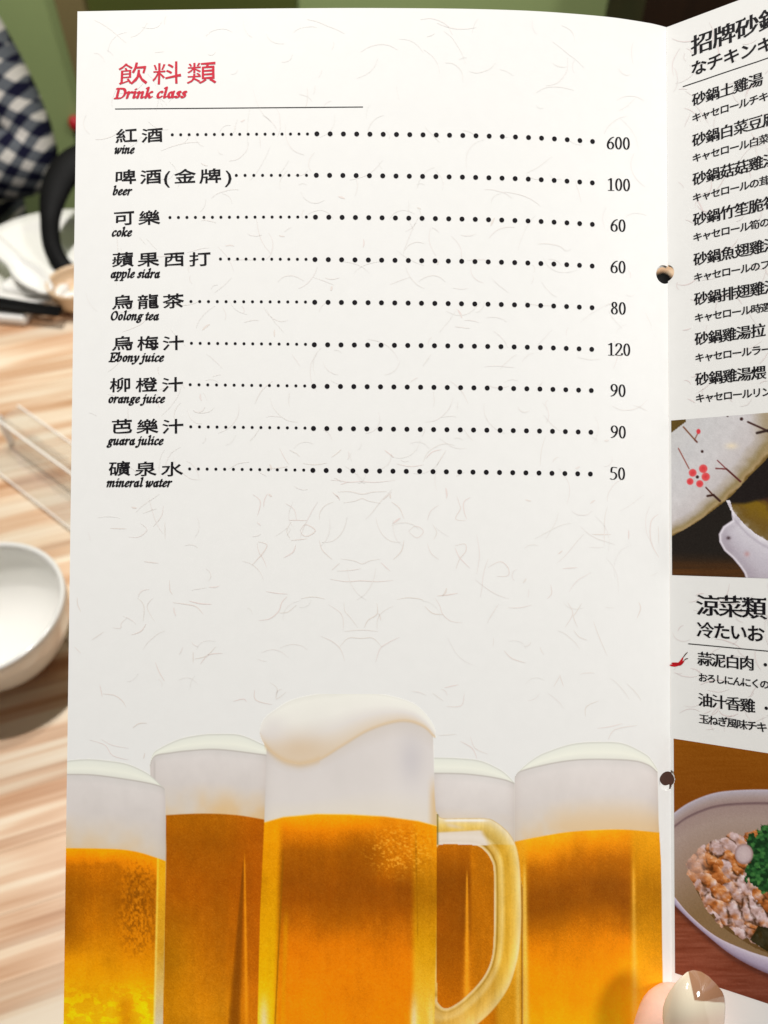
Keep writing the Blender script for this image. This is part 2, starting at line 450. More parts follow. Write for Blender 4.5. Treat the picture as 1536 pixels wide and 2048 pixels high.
def pen(ch, table, nib, ang):
    key = (ch, id(table))
    if key in _pc: return _pc[key]
    adv, strokes = table[ch]
    ca, sa = math.cos(ang), math.sin(ang)
    nibp = [(nib[0] * math.cos(a) * ca - nib[1] * math.sin(a) * sa, nib[0] * math.cos(a) * sa + nib[1] * math.sin(a) * ca) for a in np.linspace(0, 2 * math.pi, 10, endpoint=False)]
    verts, faces = [], []
    for st in strokes:
        p = st if len(st) > 15 or len(st) == 2 else catmull(st, 4)
        for a, b in zip(p[:-1], p[1:]):
            pts = [Vector((a[0] + q[0], a[1] + q[1])) for q in nibp] + [Vector((b[0] + q[0], b[1] + q[1])) for q in nibp]
            hull = convex_hull_2d(pts)
            faces.append(list(range(len(verts), len(verts) + len(hull)))); verts += [pts[k] for k in hull]
    if not verts:
        _pc[key] = (adv, None, None); return _pc[key]
    r = delaunay_2d_cdt(verts, [], faces, 0, 1e-5)
    _pc[key] = (adv, np.array([tuple(v) for v in r[0]]), [tuple(f) for f, o in zip(r[2], r[5]) if len(o)]); return _pc[key]

def latin(parent, text, x0, x1, y, xh_px, m, table=IT, nib=(.088, .046), ang=.45, shear=.22, y1=None, name='lettering', h=7e-5):
    """text whose baseline runs from (x0,y) to (x1,y1); xh_px = pixels per em"""
    adv = sum(pen(c, table, nib, ang)[0] for c in text)
    s0, t0 = px_st(x0, y); s1, t1 = px_st(x1, y if y1 is None else y1)
    sx = math.hypot(s1 - s0, t1 - t0) / adv
    P = st_cam(np.array(s0), np.array(t0)); sy = xh_px / FPX * P[2]
    V, F = [], []; base = 0; cur = 0
    for ch in text:
        a, v, f = pen(ch, table, nib, ang)
        if v is not None:
            gx = (cur + v[:, 0] + 0) * sx + v[:, 1] * shear * sy; gy = v[:, 1] * sy; k = (cur + v[:, 0]) / adv
            V.append(rel(sheet(s0 + gx, t0 + (t1 - t0) * k - gy, h))); F += [tuple(q + base for q in g) for g in f]; base += len(v)
        cur += a
    me = bpy.data.meshes.new(name); me.from_pydata([tuple(p) for p in np.vstack(V)], [], F); me.materials.append(m)
    return link(name, me, parent)

def dots(parent, p0, p1, n, r, name='leader_dots', skip=None):
    s0, t0 = px_st(*p0); s1, t1 = px_st(*p1); V, F = [], []; seg = 12
    for i in range(n):
        k = i / max(n - 1, 1); s = s0 + (s1 - s0) * k; t = t0 + (t1 - t0) * k; rr = r / FPX * D
        a = np.linspace(0, 2 * math.pi, seg, endpoint=False)
        V.append(rel(sheet(s + rr * np.cos(a), t + rr * np.sin(a), 6e-5))); F.append(tuple(range(i * seg, i * seg + seg)))
    me = bpy.data.meshes.new(name); me.from_pydata([tuple(p) for p in np.vstack(V)], [], F); me.materials.append(M_black)
    link(name, me, parent)

# ------------------------------------------------------------------ drinks list
cjk(pageL, '飲料類', (265.6, 147.4), (403, 145.6), 44, 'clerical_thin', M_red, 1.28, label='red heading in Chinese brush lettering')
latin(pageL, 'Drink class', 229, 372, 197, 30.5, M_red, y1=195.6)
rule(pageL, (230, 218), (726, 214), 1.7)
ROWS = [
 ('紅酒', (252.9, 271.3), (304.6, 270.3), 'wine', 228, 268, 307, (344.7, 269.6), (615, 268), (633.8, 267.7), (1185, 283), '600', (1236.5, 286.5)),
 ('啤酒(金牌)', (251, 354), (456.3, 351.5), 'beer', 224.5, 262, 390, (472.7, 350.8), (613, 350.6), (632.7, 350.5), (1184.6, 365.7), '100', (1237, 369.5)),
 ('可樂', (248, 436), (298.4, 435.4), 'coke', 222.5, 263, 472.5, (340, 435), (612.7, 434), (631, 434.3), (1184.6, 448.7), '60', (1236, 451)),
 ('蘋果西打', (245.6, 519), (399.8, 518), 'apple sidra', 220.5, 319, 555.5, (441, 518), (612, 518.6), (630, 519), (1184.3, 532), '60', (1236, 534)),
 ('烏龍茶', (245.6, 604), (346.6, 602), 'Oolong tea', 219, 317, 640, (382, 603), (611, 604), (629.5, 604.5), (1184, 615.3), '80', (1236.5, 616.5)),
 ('烏梅汁', (245.6, 686.5), (346.6, 685.8), 'Ebony juice', 218, 327, 723, (383, 686.5), (611, 688.6), (628.7, 689.4), (1183.4, 698.6), '120', (1237.5, 699)),
 ('柳橙汁', (241, 769.5), (345, 769), 'orange juice', 215.5, 329, 805.5, (380.5, 769.3), (609.5, 771.8), (627.6, 772.5), (1182.5, 781), '90', (1236, 781)),
 ('芭樂汁', (243.7, 852.7), (345.8, 852.7), 'guara julice', 214.5, 326, 889.5, (381.6, 853.5), (610, 856), (627, 856.8), (1181.7, 864.4), '90', (1236.5, 864)),
 ('礦泉水', (239, 937), (344, 938), 'mineral water', 212.5, 342, 973.5, (379.4, 937.7), (607.5, 940), (625.8, 940.6), (1180.7, 948), '50', (1235, 947)),
]
for ch, a, b, en, ex0, ex1, ey, d0, d1, b0, b1, pr, pc in ROWS:
    xs = None
    if '(' in ch: xs = [0, .249, .409, .581, .829, 1.0]
    cjk(pageL, ch, a, b, 28.5, 'clerical', M_black, 1.45, xs=xs)
    latin(pageL, en, ex0, ex1, ey, 26.0, M_black)
    n = int(round((d1[0] - d0[0]) / 17.2)) + 1
    dots(pageL, d0, d1, n, 3.05); dots(pageL, b0, b1, 22, 5.0)
    wd = 15.8 * len(pr)
    latin(pageL, pr, pc[0] - wd / 2, pc[0] + wd / 2, pc[1] + 12.0, 26, M_black, FG, (.060, .024), 0.0, 0.0, y1=pc[1] + 13.6, name='price')

# ------------------------------------------------------------------ right page lettering
def right_row(chars, c0, pitch_px, gh, aspect=1.0, kind='ming', upto=None):
    s0, t0 = px_st(*c0); s1, t1 = px_st(c0[0] + pitch_px, c0[1]); ps = s1 - s0; n = len(chars)
    x1, y1 = st_px(np.array(s0 + ps * (n - 1)), np.array(t0))
    return cjk(pageR, chars, c0, (float(x1), float(y1)), gh, kind, M_black, aspect)
right_row('招牌砂鍋', (1404, 85.5), 45.8, 41, .98)
right_row('なチキンキ', (1398, 134), 33.0, 30, 1.0)
rule(pageR, (1366, 173.5), (1536 + 20, 109.5), 1.8)
MAIN = ['砂鍋土雞湯', '砂鍋白菜豆腐', '砂鍋菇菇雞湯', '砂鍋竹笙脆筍', '砂鍋魚翅雞湯', '砂鍋排翅雞湯', '砂鍋雞湯拉', '砂鍋雞湯煨']
SUB = ['キャセロールチキ', 'キャセロール白菜', 'キャセロールの茸', 'キャセロール筍の', 'キャセロールのフ', 'キャセロール時選', 'キャセロールラー', 'キャセロールリン']
MY = [(1398.3, 196.6), (1398.6, 278), (1399.2, 356), (1400, 437), (1401, 517), (1402.2, 596.7), (1403.5, 676.6), (1404.5, 757.5)]
SY = [(1393.5, 234.4), (1394, 315), (1394.6, 394.4), (1395.4, 473.7), (1397, 554), (1398.6, 635), (1399.5, 715), (1400.6, 796)]
for a, p in zip(MAIN, MY): right_row(a, p, 28.0, 26.5, .96)
for a, p in zip(SUB, SY): right_row(a, p, 18.5, 18, 1.0)
right_row('涼菜類', (1416, 1210.6), 46.5, 42, 1.0)
right_row('冷たいお', (1411, 1259.6), 33.6, 32, .98)
rule(pageR, (1377, 1287.3), (1556, 1304), 1.8)
right_row('蒜泥白肉', (1409.5, 1318), 28.5, 27, .98)
right_row('おろしにんにくの', (1406, 1355), 17.2, 17.5, 1.0)
right_row('油汁香雞', (1411, 1400), 28.5, 27, .98)
right_row('玉ねぎ風味チキ', (1408, 1438), 19.0, 19, 1.0)
dots(pageR, (1531, 1329.3), (1532, 1329.4), 1, 3.2); dots(pageR, (1533, 1416.2), (1534, 1416.3), 1, 3.2)
COL.objects.unlink(_ob); bpy.data.objects.remove(_ob)

def chili():
    V, F, C = [], [], []
    red = lin((190, 25, 35)); dk = lin((70, 40, 20))
    ribbon_geo(catmull([(1339, 1330), (1350, 1330.5), (1360, 1326), (1367, 1314)], 5), 6.0, V, F, C, red, 6e-5)
    ribbon_geo(catmull([(1343, 1326), (1352, 1327.5), (1361, 1328), (1369, 1321)], 5), 6.0, V, F, C, red * .8, 6.6e-5)
    ribbon_geo(catmull([(1366, 1316), (1371, 1309), (1376, 1304)], 4), 1.8, V, F, C, dk, 7e-5)
    ribbon_geo(catmull([(1368, 1321), (1373, 1317.5), (1377, 1317)], 4), 1.8, V, F, C, dk, 7e-5)
    link('chilli_symbol', np_mesh('chilli_symbol', np.vstack(V), F, M_print, np.vstack(C)), pageR)
chili()

# ------------------------------------------------------------------ fibres printed in the paper ground
def fibres():
    V, F, C = [], [], []
    base = lin((233, 230, 225)); 
    def one(pts, wd=2.2, strength=1.0):
        strength *= .72
        pts = [p for p in pts]
        pink = random.random()
        col = lin((224 + 6 * pink, 208 + 6 * (1 - pink), 202)) * .92
        col = paper_base * (1 - strength) + col * strength
        ribbon_geo(catmull(pts, 4), wd, V, F, C, col, 3e-5)
    def T(cx, cy, sc_, pts, mirror=True, wd=2.0, st=.8):
        q = [(cx + x / sc_, cy + y / sc_) for x, y in pts]; one(q, wd, st)
    # motifs read off the photograph: crop origin (450,900), scale 2.793
    g = [[(305, -10), (330, 40), (357, 80)], [(250, 105), (300, 100), (352, 92)], [(360, 0), (400, 20), (418, 38)], [(435, 75), (500, 82), (570, 72)],
         [(595, 40), (630, 15), (650, -5)], [(590, 168), (650, 172), (690, 180), (760, 176), (840, 180), (950, 170)], [(645, 192), (690, 178)],
         [(630, 234), (700, 232), (765, 246), (830, 234), (905, 232)], [(660, 296), (730, 284), (765, 270), (800, 284), (870, 298)], [(600, 235), (640, 272)], [(930, 235), (885, 278)],
         [(610, 288), (560, 310), (530, 350), (528, 390)], [(930, 290), (975, 325), (1000, 385)], [(527, 505), (545, 560), (600, 612)], [(1000, 505), (985, 565), (940, 612)],
         [(155, 248), (195, 280), (195, 320), (180, 370)], [(238, 242), (220, 280), (216, 320)], [(335, 297), (385, 330), (400, 390)], [(370, 400), (345, 450), (365, 498)],
         [(420, 450), (440, 420), (465, 420), (505, 450), (465, 480), (435, 475), (420, 450)], [(355, 392), (400, 392), (455, 394)], [(370, 505), (460, 495)],
         [(150, 645), (190, 600), (205, 585), (235, 530), (185, 512)], [(180, 520), (190, 570), (215, 610), (232, 655)], [(328, 602), (380, 570), (395, 530)],
         [(1025, 455), (1060, 425), (1100, 440), (1105, 465), (1070, 490), (1025, 455)], [(1160, 415), (1183, 460), (1165, 500)], [(1130, 392), (1150, 340), (1195, 307)], [(1130, 520), (1150, 575), (1195, 612)],
         [(1295, 258), (1312, 310), (1315, 330), (1288, 385), (1345, 395)], [(1370, 265), (1335, 290), (1335, 340), (1350, 385)], [(1285, 535), (1340, 525), (1345, 565), (1310, 610), (1290, 665)], [(1285, 545), (1310, 600), (1368, 660)],
         [(645, 608), (720, 618), (765, 636), (810, 618), (865, 610)], [(595, 672), (640, 632)], [(625, 676), (700, 672), (760, 662)], [(870, 628), (922, 676)], [(590, 722), (680, 735), (760, 730), (850, 735), (940, 728)],
         [(230, 790), (290, 800), (350, 805)], [(190, 952), (250, 942), (300, 900), (318, 850), (348, 818)], [(300, 910), (350, 905), (400, 865)], [(425, 830), (490, 820), (560, 832)],
         [(580, 865), (640, 905), (660, 945), (660, 1005)], [(940, 870), (880, 905), (852, 945), (850, 1005)], [(665, 850), (670, 900), (700, 935), (742, 992)], [(848, 855), (850, 915), (800, 950), (778, 992)],
         [(535, 1040), (600, 1070), (645, 1112), (670, 1180)], [(975, 1045), (905, 1080), (865, 1112), (842, 1185)], [(640, 1100), (690, 1050), (760, 1052), (825, 1050), (875, 1098)], [(665, 1014), (760, 1005), (855, 1014)],
         [(960, 835), (1020, 825), (1090, 832), (1110, 845)], [(1115, 872), (1160, 912), (1220, 920)], [(1172, 825), (1200, 870), (1215, 915), (1260, 955), (1325, 965)], [(1185, 815), (1240, 810), (1300, 800)],
         [(1235, 0), (1205, 50), (1180, 90)], [(1120, 48), (1160, 10), (1210, -2)], [(960, 78), (1040, 92), (1110, 82)], [(890, 0), (945, 42)]]
    for q in g: T(450, 900, 2.793, q, st=random.uniform(.55, .95), wd=random.uniform(1.6, 2.4))
    # lower left, crop origin (130,1000), scale 2.438
    g2 = [[(60, 475), (62, 510), (78, 545)], [(355, 478), (385, 515), (382, 590)], [(430, 478), (400, 520), (437, 592)], [(525, 500), (590, 508), (640, 520), (675, 558)], [(605, 492), (660, 505), (715, 508)],
          [(130, 683), (190, 642)], [(232, 622), (270, 625), (275, 600), (300, 577)], [(322, 658), (370, 640), (395, 605)], [(630, 775), (690, 760), (735, 715)], [(660, 800), (700, 755), (770, 747)], [(625, 740), (625, 795)],
          [(170, 900), (182, 960)], [(182, 945), (240, 952), (280, 980), (298, 1010)], [(330, 1112), (360, 1090), (400, 1088)], [(175, 1165), (230, 1195), (310, 1210)], [(120, 1170), (195, 1195), (232, 1245), (310, 1268)], [(390, 1232), (383, 1262)],
          [(1000, 890), (1035, 920), (1030, 970), (1080, 935)], [(925, 925), (930, 975), (1010, 998)], [(820, 982), (870, 970), (885, 985)], [(220, 138), (300, 140)], [(480, 30), (470, 80), (430, 130)], [(487, 105), (488, 190)], [(510, 390), (512, 440), (525, 460)],
          [(385, 300), (455, 308)], [(440, 790), (460, 840), (487, 885)], [(45, 715), (78, 748)], [(310, 180), (360, 180), (400, 145), (370, 115)]]
    for q in g2: T(130, 1000, 2.438, q, st=random.uniform(.5, .9), wd=random.uniform(1.6, 2.4))
    g3 = [[(720, 542), (780, 542), (840, 528)], [(1020, 515), (1045, 560), (1040, 590), (1008, 640)], [(1092, 520), (1060, 570), (1050, 590), (1070, 640)], [(1050, 655), (1080, 690), (1120, 706)], [(700, 758), (740, 798), (808, 820)],
          [(1378, 515), (1388, 545), (1370, 595)], [(935, 425), (940, 470), (918, 497)], [(620, 340), (680, 310), (720, 340), (720, 380), (665, 385)], [(995, 345), (1070, 340)], [(1145, 173), (1240, 174)], [(1478, 70), (1440, 110), (1440, 210), (1480, 290)], [(1476, 130), (1480, 220)],
          [(340, 972), (395, 1012)], [(400, 945), (470, 930)], [(500, 975), (485, 1035), (410, 1040)], [(1170, 1150), (1240, 1140), (1295, 1125)], [(1225, 1205), (1260, 1155), (1370, 1135)], [(480, 1215), (540, 1250), (565, 1305)], [(530, 1190), (555, 1250), (620, 1280)],
          [(985, 880), (950, 940)], [(980, 880), (1000, 940)], [(1150, 610), (1175, 680), (1220, 785)], [(1110, 1090), (1115, 1040), (1180, 1010)], [(1328, 150), (1328, 198)], [(370, 1185), (460, 1180)]]
    for q in g3: T(730, 1000, 2.518, q, st=random.uniform(.5, .9), wd=random.uniform(1.6, 2.4))
    # the rest: scattered, many mirrored about the middle of the page
    def wander(x, y, L, a, bend):
        p = [(x, y)]
        for i in range(4):
            a += bend + random.uniform(-.15, .15); x += L / 4 * math.cos(a); y += L / 4 * math.sin(a); p.append((x, y))
        return p
    for i in range(330):
        x = random.uniform(165, 1300); y = random.uniform(35, 985) if i % 5 else random.uniform(985, 1400)
        p = wander(x, y, random.choice([18, 30, 45, 60, 80]), random.uniform(0, 6.28), random.uniform(-.45, .45))
        st = random.uniform(.15, .5) * (1 if y > 400 else .75); wd = random.uniform(1.3, 2.3)
        for q in ([p, [(1446 - a, b) for a, b in p]] if (i % 3 == 0 and 330 < x < 1100 and y > 330) else [p]):
            if all(160 < a < 1318 and 28 < b < 1420 for a, b in q): one(q, wd, st)
    for i in range(34):                                     # pink flecks
        x = random.uniform(200, 1290); y = random.uniform(200, 1300)
        one(wander(x, y, random.uniform(8, 22), random.uniform(0, 6.28), .1), random.uniform(2.4, 4.2), random.uniform(.5, .9))
    link('paper_fibres', np_mesh('paper_fibres', np.vstack(V), F, M_fibre, np.vstack(C)), pageL, kind='stuff')
    V2, F2, C2 = [], [], []
    V, F, C = V2, F2, C2
    for i in range(150):
        y = random.choice([random.uniform(60, 815), random.uniform(1160, 1470)]); x = random.uniform(1340, 1560)
        p = wander(x, y, random.choice([18, 30, 45, 60]), random.uniform(0, 6.28), random.uniform(-.45, .45))
        if not all(1339 < a < 1620 and (55 - .37 * (a - 1335) + 10 < b < 822 or 1162 < b < 1470) for a, b in p): continue
        pink = random.random(); stg = random.uniform(.3, .8)
        col = paper_base * (1 - stg) + lin((221 + 6 * pink, 207, 205)) * .93 * stg
        ribbon_geo(catmull(p, 4), random.uniform(1.4, 2.4), V, F, C, col, 3e-5)
    link('paper_fibres', np_mesh('paper_fibres', np.vstack(V), F, M_fibre, np.vstack(C)), pageR, kind='stuff')
fibres()

# ------------------------------------------------------------------ printed pictures
INK = 0.98
def mixc(c, col, m):
    return c * (1 - m[..., None]) + np.asarray(col, float) * m[..., None]
def pc(*stops):
    """list of (v, rgb) -> function"""
    v = np.array([s[0] for s in stops], float); c = np.array([s[1] for s in stops], float)
    return lambda t: np.stack([np.interp(t, v, c[:, k]) for k in range(3)], -1)

def beers(x, y):
    paper = np.array((240, 239, 234.0)); c = np.broadcast_to(paper, x.shape + (3,)).copy(); al = np.zeros(x.shape)
    gr = rng.normal(0, 1, x.shape)
    cloth = .5 + .5 * np.sin(x * 1.9) * np.sin(y * 1.9)
    n1 = fbm(x / 90, y / 120, 3); n2 = fbm(x / 14, y / 18, 5)
    drop = fbm(x / 3.6, y / 5.2, 8, 2)
    def glass(c, al, xl, xr, dome, line, surf, body, tan=1.0, foam=(216, 210, 206), left_rim=None):
        yd, yl, ys = cv(catmull(dome, 6), x), cv(catmull(line, 6), x), cv(catmull(surf, 6), x)
        inx = ss(-1, 1, x - xl) * ss(-1, 1, xr - x)
        m = inx * ss(-1, 1, y - yd); al = np.maximum(al, m)
        # pale greenish white dome on top of the foam
        k = np.clip((y - yd) / np.maximum(yl - yd, 4), 0, 1)
        lid = pc((0, (216, 217, 208)), (.15, (226, 228, 217)), (.6, (234, 235, 222)), (1, (222, 222, 212)))(k)
        c = c * (1 - m[..., None]) + lid * m[..., None]
        mf = inx * ss(-1.2, 1.2, y - yl)
        kf = np.clip((y - yl) / (ys - yl), 0, 1)
        f = pc((0, (208, 204, 200)), (.12, foam), (.5, (210, 203, 198)), (1, (214, 204, 190)))(kf)
        f = f + ((n1 - .5) * 14 + (n2 - .5) * 5 + cloth * 3)[..., None]
        tm = ss(.45, 1, kf) * ss(.30, .62, n1 + .25 * (kf - .5)) * tan
        f = mixc(f, (218, 186, 140), tm * .8)
        edge = np.exp(-np.minimum(x - xl, xr - x) / 9.0); f = f - (edge * 14)[..., None] * np.array([.8, 1, 1.1])
        c = c * (1 - mf[..., None]) + f * mf[..., None]
        c = mixc(c, (160, 150, 142), inx * np.exp(-((y - yl) / 1.3) ** 2) * .55)
        c = mixc(c, (196, 196, 186), inx * np.exp(-((y - yd - 1) / 1.5) ** 2) * .55)
        mb = inx * ss(-1.5, 1.5, y - ys)
        b = body(x, y, ys, xl, xr)
        c = c * (1 - mb[..., None]) + b * mb[..., None]
        return c, al
    def body5(x, y, ys, xl, xr):
        d = y - ys; xx = x
        b = pc((0, (232, 150, 14)), (22, (222, 132, 6)), (60, (180, 98, 2)), (110, (146, 76, 2)), (145, (146, 76, 0)), (180, (176, 96, 0)), (220, (208, 116, 0)), (265, (228, 130, 0)), (320, (238, 138, 0)), (400, (246, 152, 4)))(d + (n1 - .5) * 30)
        lm = 1 - ss(1046, 1062, xx); b = mixc(b, (206, 138, 22), lm * .8)
        rm = ss(1255, 1270, xx); b = mixc(b, pc((0, (214, 142, 16)), (120, (176, 112, 2)), (240, (206, 138, 8)), (400, (226, 168, 40)))(d), rm * .85)
        b = mixc(b, (226, 168, 74), np.exp(-((xx - 1268 - (y - 1850) * .01) / (2 + (y - 1650) * .012).clip(1, 9)) ** 2) * ss(30, 120, d) * .6)
        b = mixc(b, (232, 184, 84), np.exp(-((xx - 1050 - (y - 1850) * .01) / (2.5 + (y - 1700).clip(0) * .012)) ** 2) * ss(30, 90, d) * .8)
        b = mixc(b, (228, 206, 160), (1 - ss(1030, 1042, xx)) * ss(1930, 2040, y) * .9)
        tex = (drop > .62) & (np.hypot((xx - 1110) / 60, (y - 1930) / 50) < 1); b = b + (np.where(tex, 7, 0) * np.clip(1 - np.hypot((x - 1110) / 60, (y - 1930) / 50), 0, 1))[..., None]
        return b + ((n2 - .5) * 8 + gr * 4)[..., None]
    c, al = glass(c, al, cvy([(1030, 1500), (1028, 1660), (1031, 1750), (1030, 2050)], y), cvy([(1314, 1500), (1317, 1640), (1322, 1728), (1325, 1948), (1326, 2100)], y),
        [(1029, 1556), (1038, 1543), (1050, 1531), (1070, 1516), (1094, 1504), (1144, 1488), (1195, 1484), (1246, 1487), (1290, 1508), (1304, 1522), (1314, 1538)],
        [(1029, 1556), (1040, 1543), (1094, 1528.7), (1145, 1520.6), (1195, 1518.5), (1263, 1521), (1296, 1530), (1314, 1544)],
        [(1030, 1683), (1077, 1673.6), (1128, 1665), (1178, 1660.7), (1246, 1659), (1317, 1665)], body5, 1.0)
    def body4(x, y, ys, xl, xr):
        b = pc((1640, (206, 122, 10)), (1700, (176, 94, 2)), (1760, (142, 72, 0)), (1850, (150, 76, 0)), (1960, (176, 92, 0)), (2048, (196, 104, 0)))(y)
        b = mixc(b, (196, 112, 4), ss(936, 946, x) * .75)
        b = mixc(b, (228, 144, 26), np.exp(-((x - 934 - (y - 1850) * .0) / (1 + ((y - 1730) / 300).clip(0, 1) * 7.5)) ** 2) * ss(1731, 1760, y) * .95)
        b = mixc(b, (205, 140, 24), ss(985, 1000, x) * .85)
        b = mixc(b, (226, 178, 84), np.exp(-((x - 1036) / 5) ** 2) * ss(1700, 1800, y) * .7)
        b = mixc(b, (120, 66, 6), np.exp(-((x - 1044) / 1.6) ** 2) * ss(1690, 1760, y) * .6)
        return b + ((n2 - .5) * 8 + gr * 4)[..., None]
    c, al = glass(c, al, np.full(x.shape, 868.0), np.where(y < 1700, 1029.0, cvy([(1029, 1700), (1046, 1780), (1046, 2050)], y)),
        [(868, 1515), (908, 1516), (958, 1521), (992, 1535), (1012, 1548), (1029, 1566)], [(868, 1546.6), (925, 1547.6), (975, 1553), (1010, 1560), (1029, 1567)],
        [(868, 1684), (1029, 1690)], body4, 1.0)
    def body2(x, y, ys, xl, xr):
        d = y - ys; u = (x - 335) / 190
        b = pc((0, (172, 94, 0)), (40, (160, 84, 0)), (150, (166, 84, 0)), (260, (176, 96, 2)), (400, (200, 122, 8)))(d + (n1 - .5) * 60)
        b = mixc(b, (184, 84, 0), ss(.5, 1, u) * .5)
        b = mixc(b, (176, 110, 0), (1 - ss(0, .45, u)) * ss(120, 300, d) * .7)
        xc = 489 - (y - 1696).clip(0) * .045; wd = 1 + (y - 1696).clip(0) * .042
        b = mixc(b, (122, 62, 0), ss(1700, 1760, y) * np.exp(-(((x - xc + wd * .3) / (wd * .75)) ** 4)) * .75)
        b = mixc(b, (218, 130, 14), ss(1690, 1740, y) * np.exp(-((x - 489 - (y - 1700) * .012) / (1.4 + (y - 1700).clip(0) * .008)) ** 2) * .95)
        return b + ((n2 - .5) * 8 + gr * 4)[..., None]
    c, al = glass(c, al, cvy([(306, 1490), (301, 1512), (300, 1530), (303, 1600), (306, 2050)], y), np.full(x.shape, 534.0),
        [(300, 1530), (306, 1508), (321, 1496), (360, 1478), (400, 1470), (429, 1468), (480, 1470), (526, 1489), (540, 1495)], [(300, 1530), (310, 1512), (340, 1506), (382, 1501), (439, 1499), (528, 1509.5), (540, 1511)],
        [(300, 1634), (335, 1630), (405, 1627), (473, 1630), (534, 1640)], body2, 1.25)
    c = mixc(c, (182, 176, 170), np.exp(-((x - 309) / 2.2) ** 2) * ss(1512, 1530, y) * (1 - ss(1560, 1600, y)) * .5)
    def body1(x, y, ys, xl, xr):
        d = y - ys; u = (x - 127) / 200
        b = pc((0, (240, 146, 0)), (16, (226, 126, 0)), (34, (184, 100, 0)), (90, (170, 92, 0)), (170, (196, 112, 0)), (260, (218, 142, 2)), (340, (222, 164, 6)))(d + (n1 - .5) * 50)
        b = mixc(b, (148, 82, 0), (1 - ss(0, .4, u)) * ss(30, 70, d) * (1 - ss(150, 240, d)) * .75)
        b = mixc(b, (214, 118, 0), ss(.5, .8, u) * (1 - ss(30, 60, d)) * .5)
        reg = np.clip(1.15 - np.hypot((x - 276) / 42, (y - 1815) / 105), 0, 1) ** .8; dm = ss(.5, .72, drop) * reg
        b = mixc(b, (120, 64, 0), dm * .6); b = mixc(b, (226, 138, 20), ss(.5, .75, 1 - drop) * reg * .4)
        low = ss(1950, 2020, y) * ss(.48, .62, fbm(x / 16, y / 10, 31)); b = mixc(b, (242, 200, 0), low * .7)
        b = mixc(b, (204, 128, 0), np.exp(-((x - 252) / 16) ** 2) * ss(1985, 2010, y) * .9)
        sx = 315 - (y - 1726) * .022
        b = mixc(b, pc((1720, (214, 150, 14)), (1900, (206, 148, 40)), (2048, (216, 204, 176)))(y), ss(-2, 2, x - sx) * .95)
        b = mixc(b, pc((1720, (238, 184, 50)), (2048, (232, 206, 130)))(y), np.exp(-((x - sx - 1) / 2.2) ** 2) * .8)
        return b + ((n2 - .5) * 8 + gr * 4)[..., None]
    c, al = glass(c, al, np.full(x.shape, 100.0), cvy([(327, 1560), (331, 1595), (332, 1700), (330, 1830), (325.6, 2048), (325, 2100)], y),
        [(120, 1523), (170, 1518.5), (210, 1521), (254, 1528), (290, 1544), (308, 1557), (331, 1580)], [(120, 1549), (187, 1550), (271, 1561.5), (318, 1571.6), (331, 1581)],
        [(120, 1696), (221, 1697.6), (271, 1703), (315, 1716), (331, 1722)], body1, .8)
    # ---- handle of the middle mug
    outer = [(872, 1622), (884, 1636), (930, 1636), (975, 1637), (992, 1644), (1009, 1657), (1022, 1672), (1033, 1694), (1039, 1725), (1041.4, 1762), (1043, 1829), (1040, 1890), (1031, 1936), (1017, 1975), (990, 2015), (958, 2046), (925, 2070), (868, 2092)]
    inner = [(872, 1700), (876, 1692), (886, 1688.5), (930, 1689), (955, 1692), (970, 1702), (981, 1718), (987, 1738), (988, 1800), (987, 1880), (982, 1920), (968, 1952), (945, 1980), (918, 2004), (896, 2016), (884, 2014), (874, 2002)]
    outer = [tuple(q) for q in catmull(outer, 7)]; inner = [tuple(q) for q in catmull(inner, 7)]
    mo = inpoly(x, y, outer) & ~inpoly(x, y, inner); mo = mo & (x > 866)
    # distance to the outer and inner outlines
    def dist(poly, closed=False):
        d = np.full(x.shape, 1e9)
        for a, b in zip(poly[:-1], poly[1:]): d = np.minimum(d, seg_dist(x, y, a, b)[0])
        return d
    do, di = dist(outer), dist(inner); k = di / (di + do + 1e-6)
    hc = pc((0, (206, 176, 120)), (.035, (234, 218, 182)), (.075, (222, 196, 130)), (.115, (158, 120, 40)), (.18, (206, 170, 90)), (.30, (226, 198, 132)), (.44, (196, 150, 50)), (.58, (206, 160, 60)), (.74, (222, 184, 96)), (.88, (232, 208, 146)), (.96, (238, 220, 172)), (1, (200, 160, 90)))(k)
    hc = mixc(hc, (228, 202, 140), ss(1900, 2040, y) * .55 * (.4 + fbm(x / 12, y / 30, 44)))
    hc = hc + ((fbm(x / 7, y / 40, 21) - .5) * 34)[..., None]
    sdo = np.where(inpoly(x, y, outer), do, -do); sdi = np.where(inpoly(x, y, inner), -di, di)
    ms = ss(-.9, .9, np.minimum(sdo, sdi)) * (x > 866); c = c * (1 - ms[..., None]) + (hc * .78 + np.clip(c * 1.1, 0, 255) * .22) * ms[..., None]; al = np.maximum(al, ms)
    top_ = mo & (y < 1690) & (x < 985)
    c = mixc(c, (228, 220, 214), top_ * ss(1660, 1665, y + (x - 920) * .05) * (1 - ss(960, 974, x - (y - 1668) * .5)) * .85)
    c = mixc(c, (244, 240, 238), np.exp(-((y - 1641) / 2.4) ** 2) * ss(884, 896, x) * (1 - ss(960, 985, x)) * .85)
    c = mixc(c, (226, 208, 176), np.exp(-((y - (1649 + (x - 892) * .2)) / 4.5) ** 2) * ss(888, 900, x) * (1 - ss(905, 940, x)) * .7)
    c = mixc(c, (96, 82, 20), np.exp(-((x - 875) / 2.0) ** 2) * ((y > 1628) & (y < 1690)) * .7)
    c = mixc(c, (236, 224, 196), mo * np.exp(-(di / 3.0) ** 2) * ((x > 955) | (y > 1900)) * .7 * fbm(x / 10, y / 30, 47))
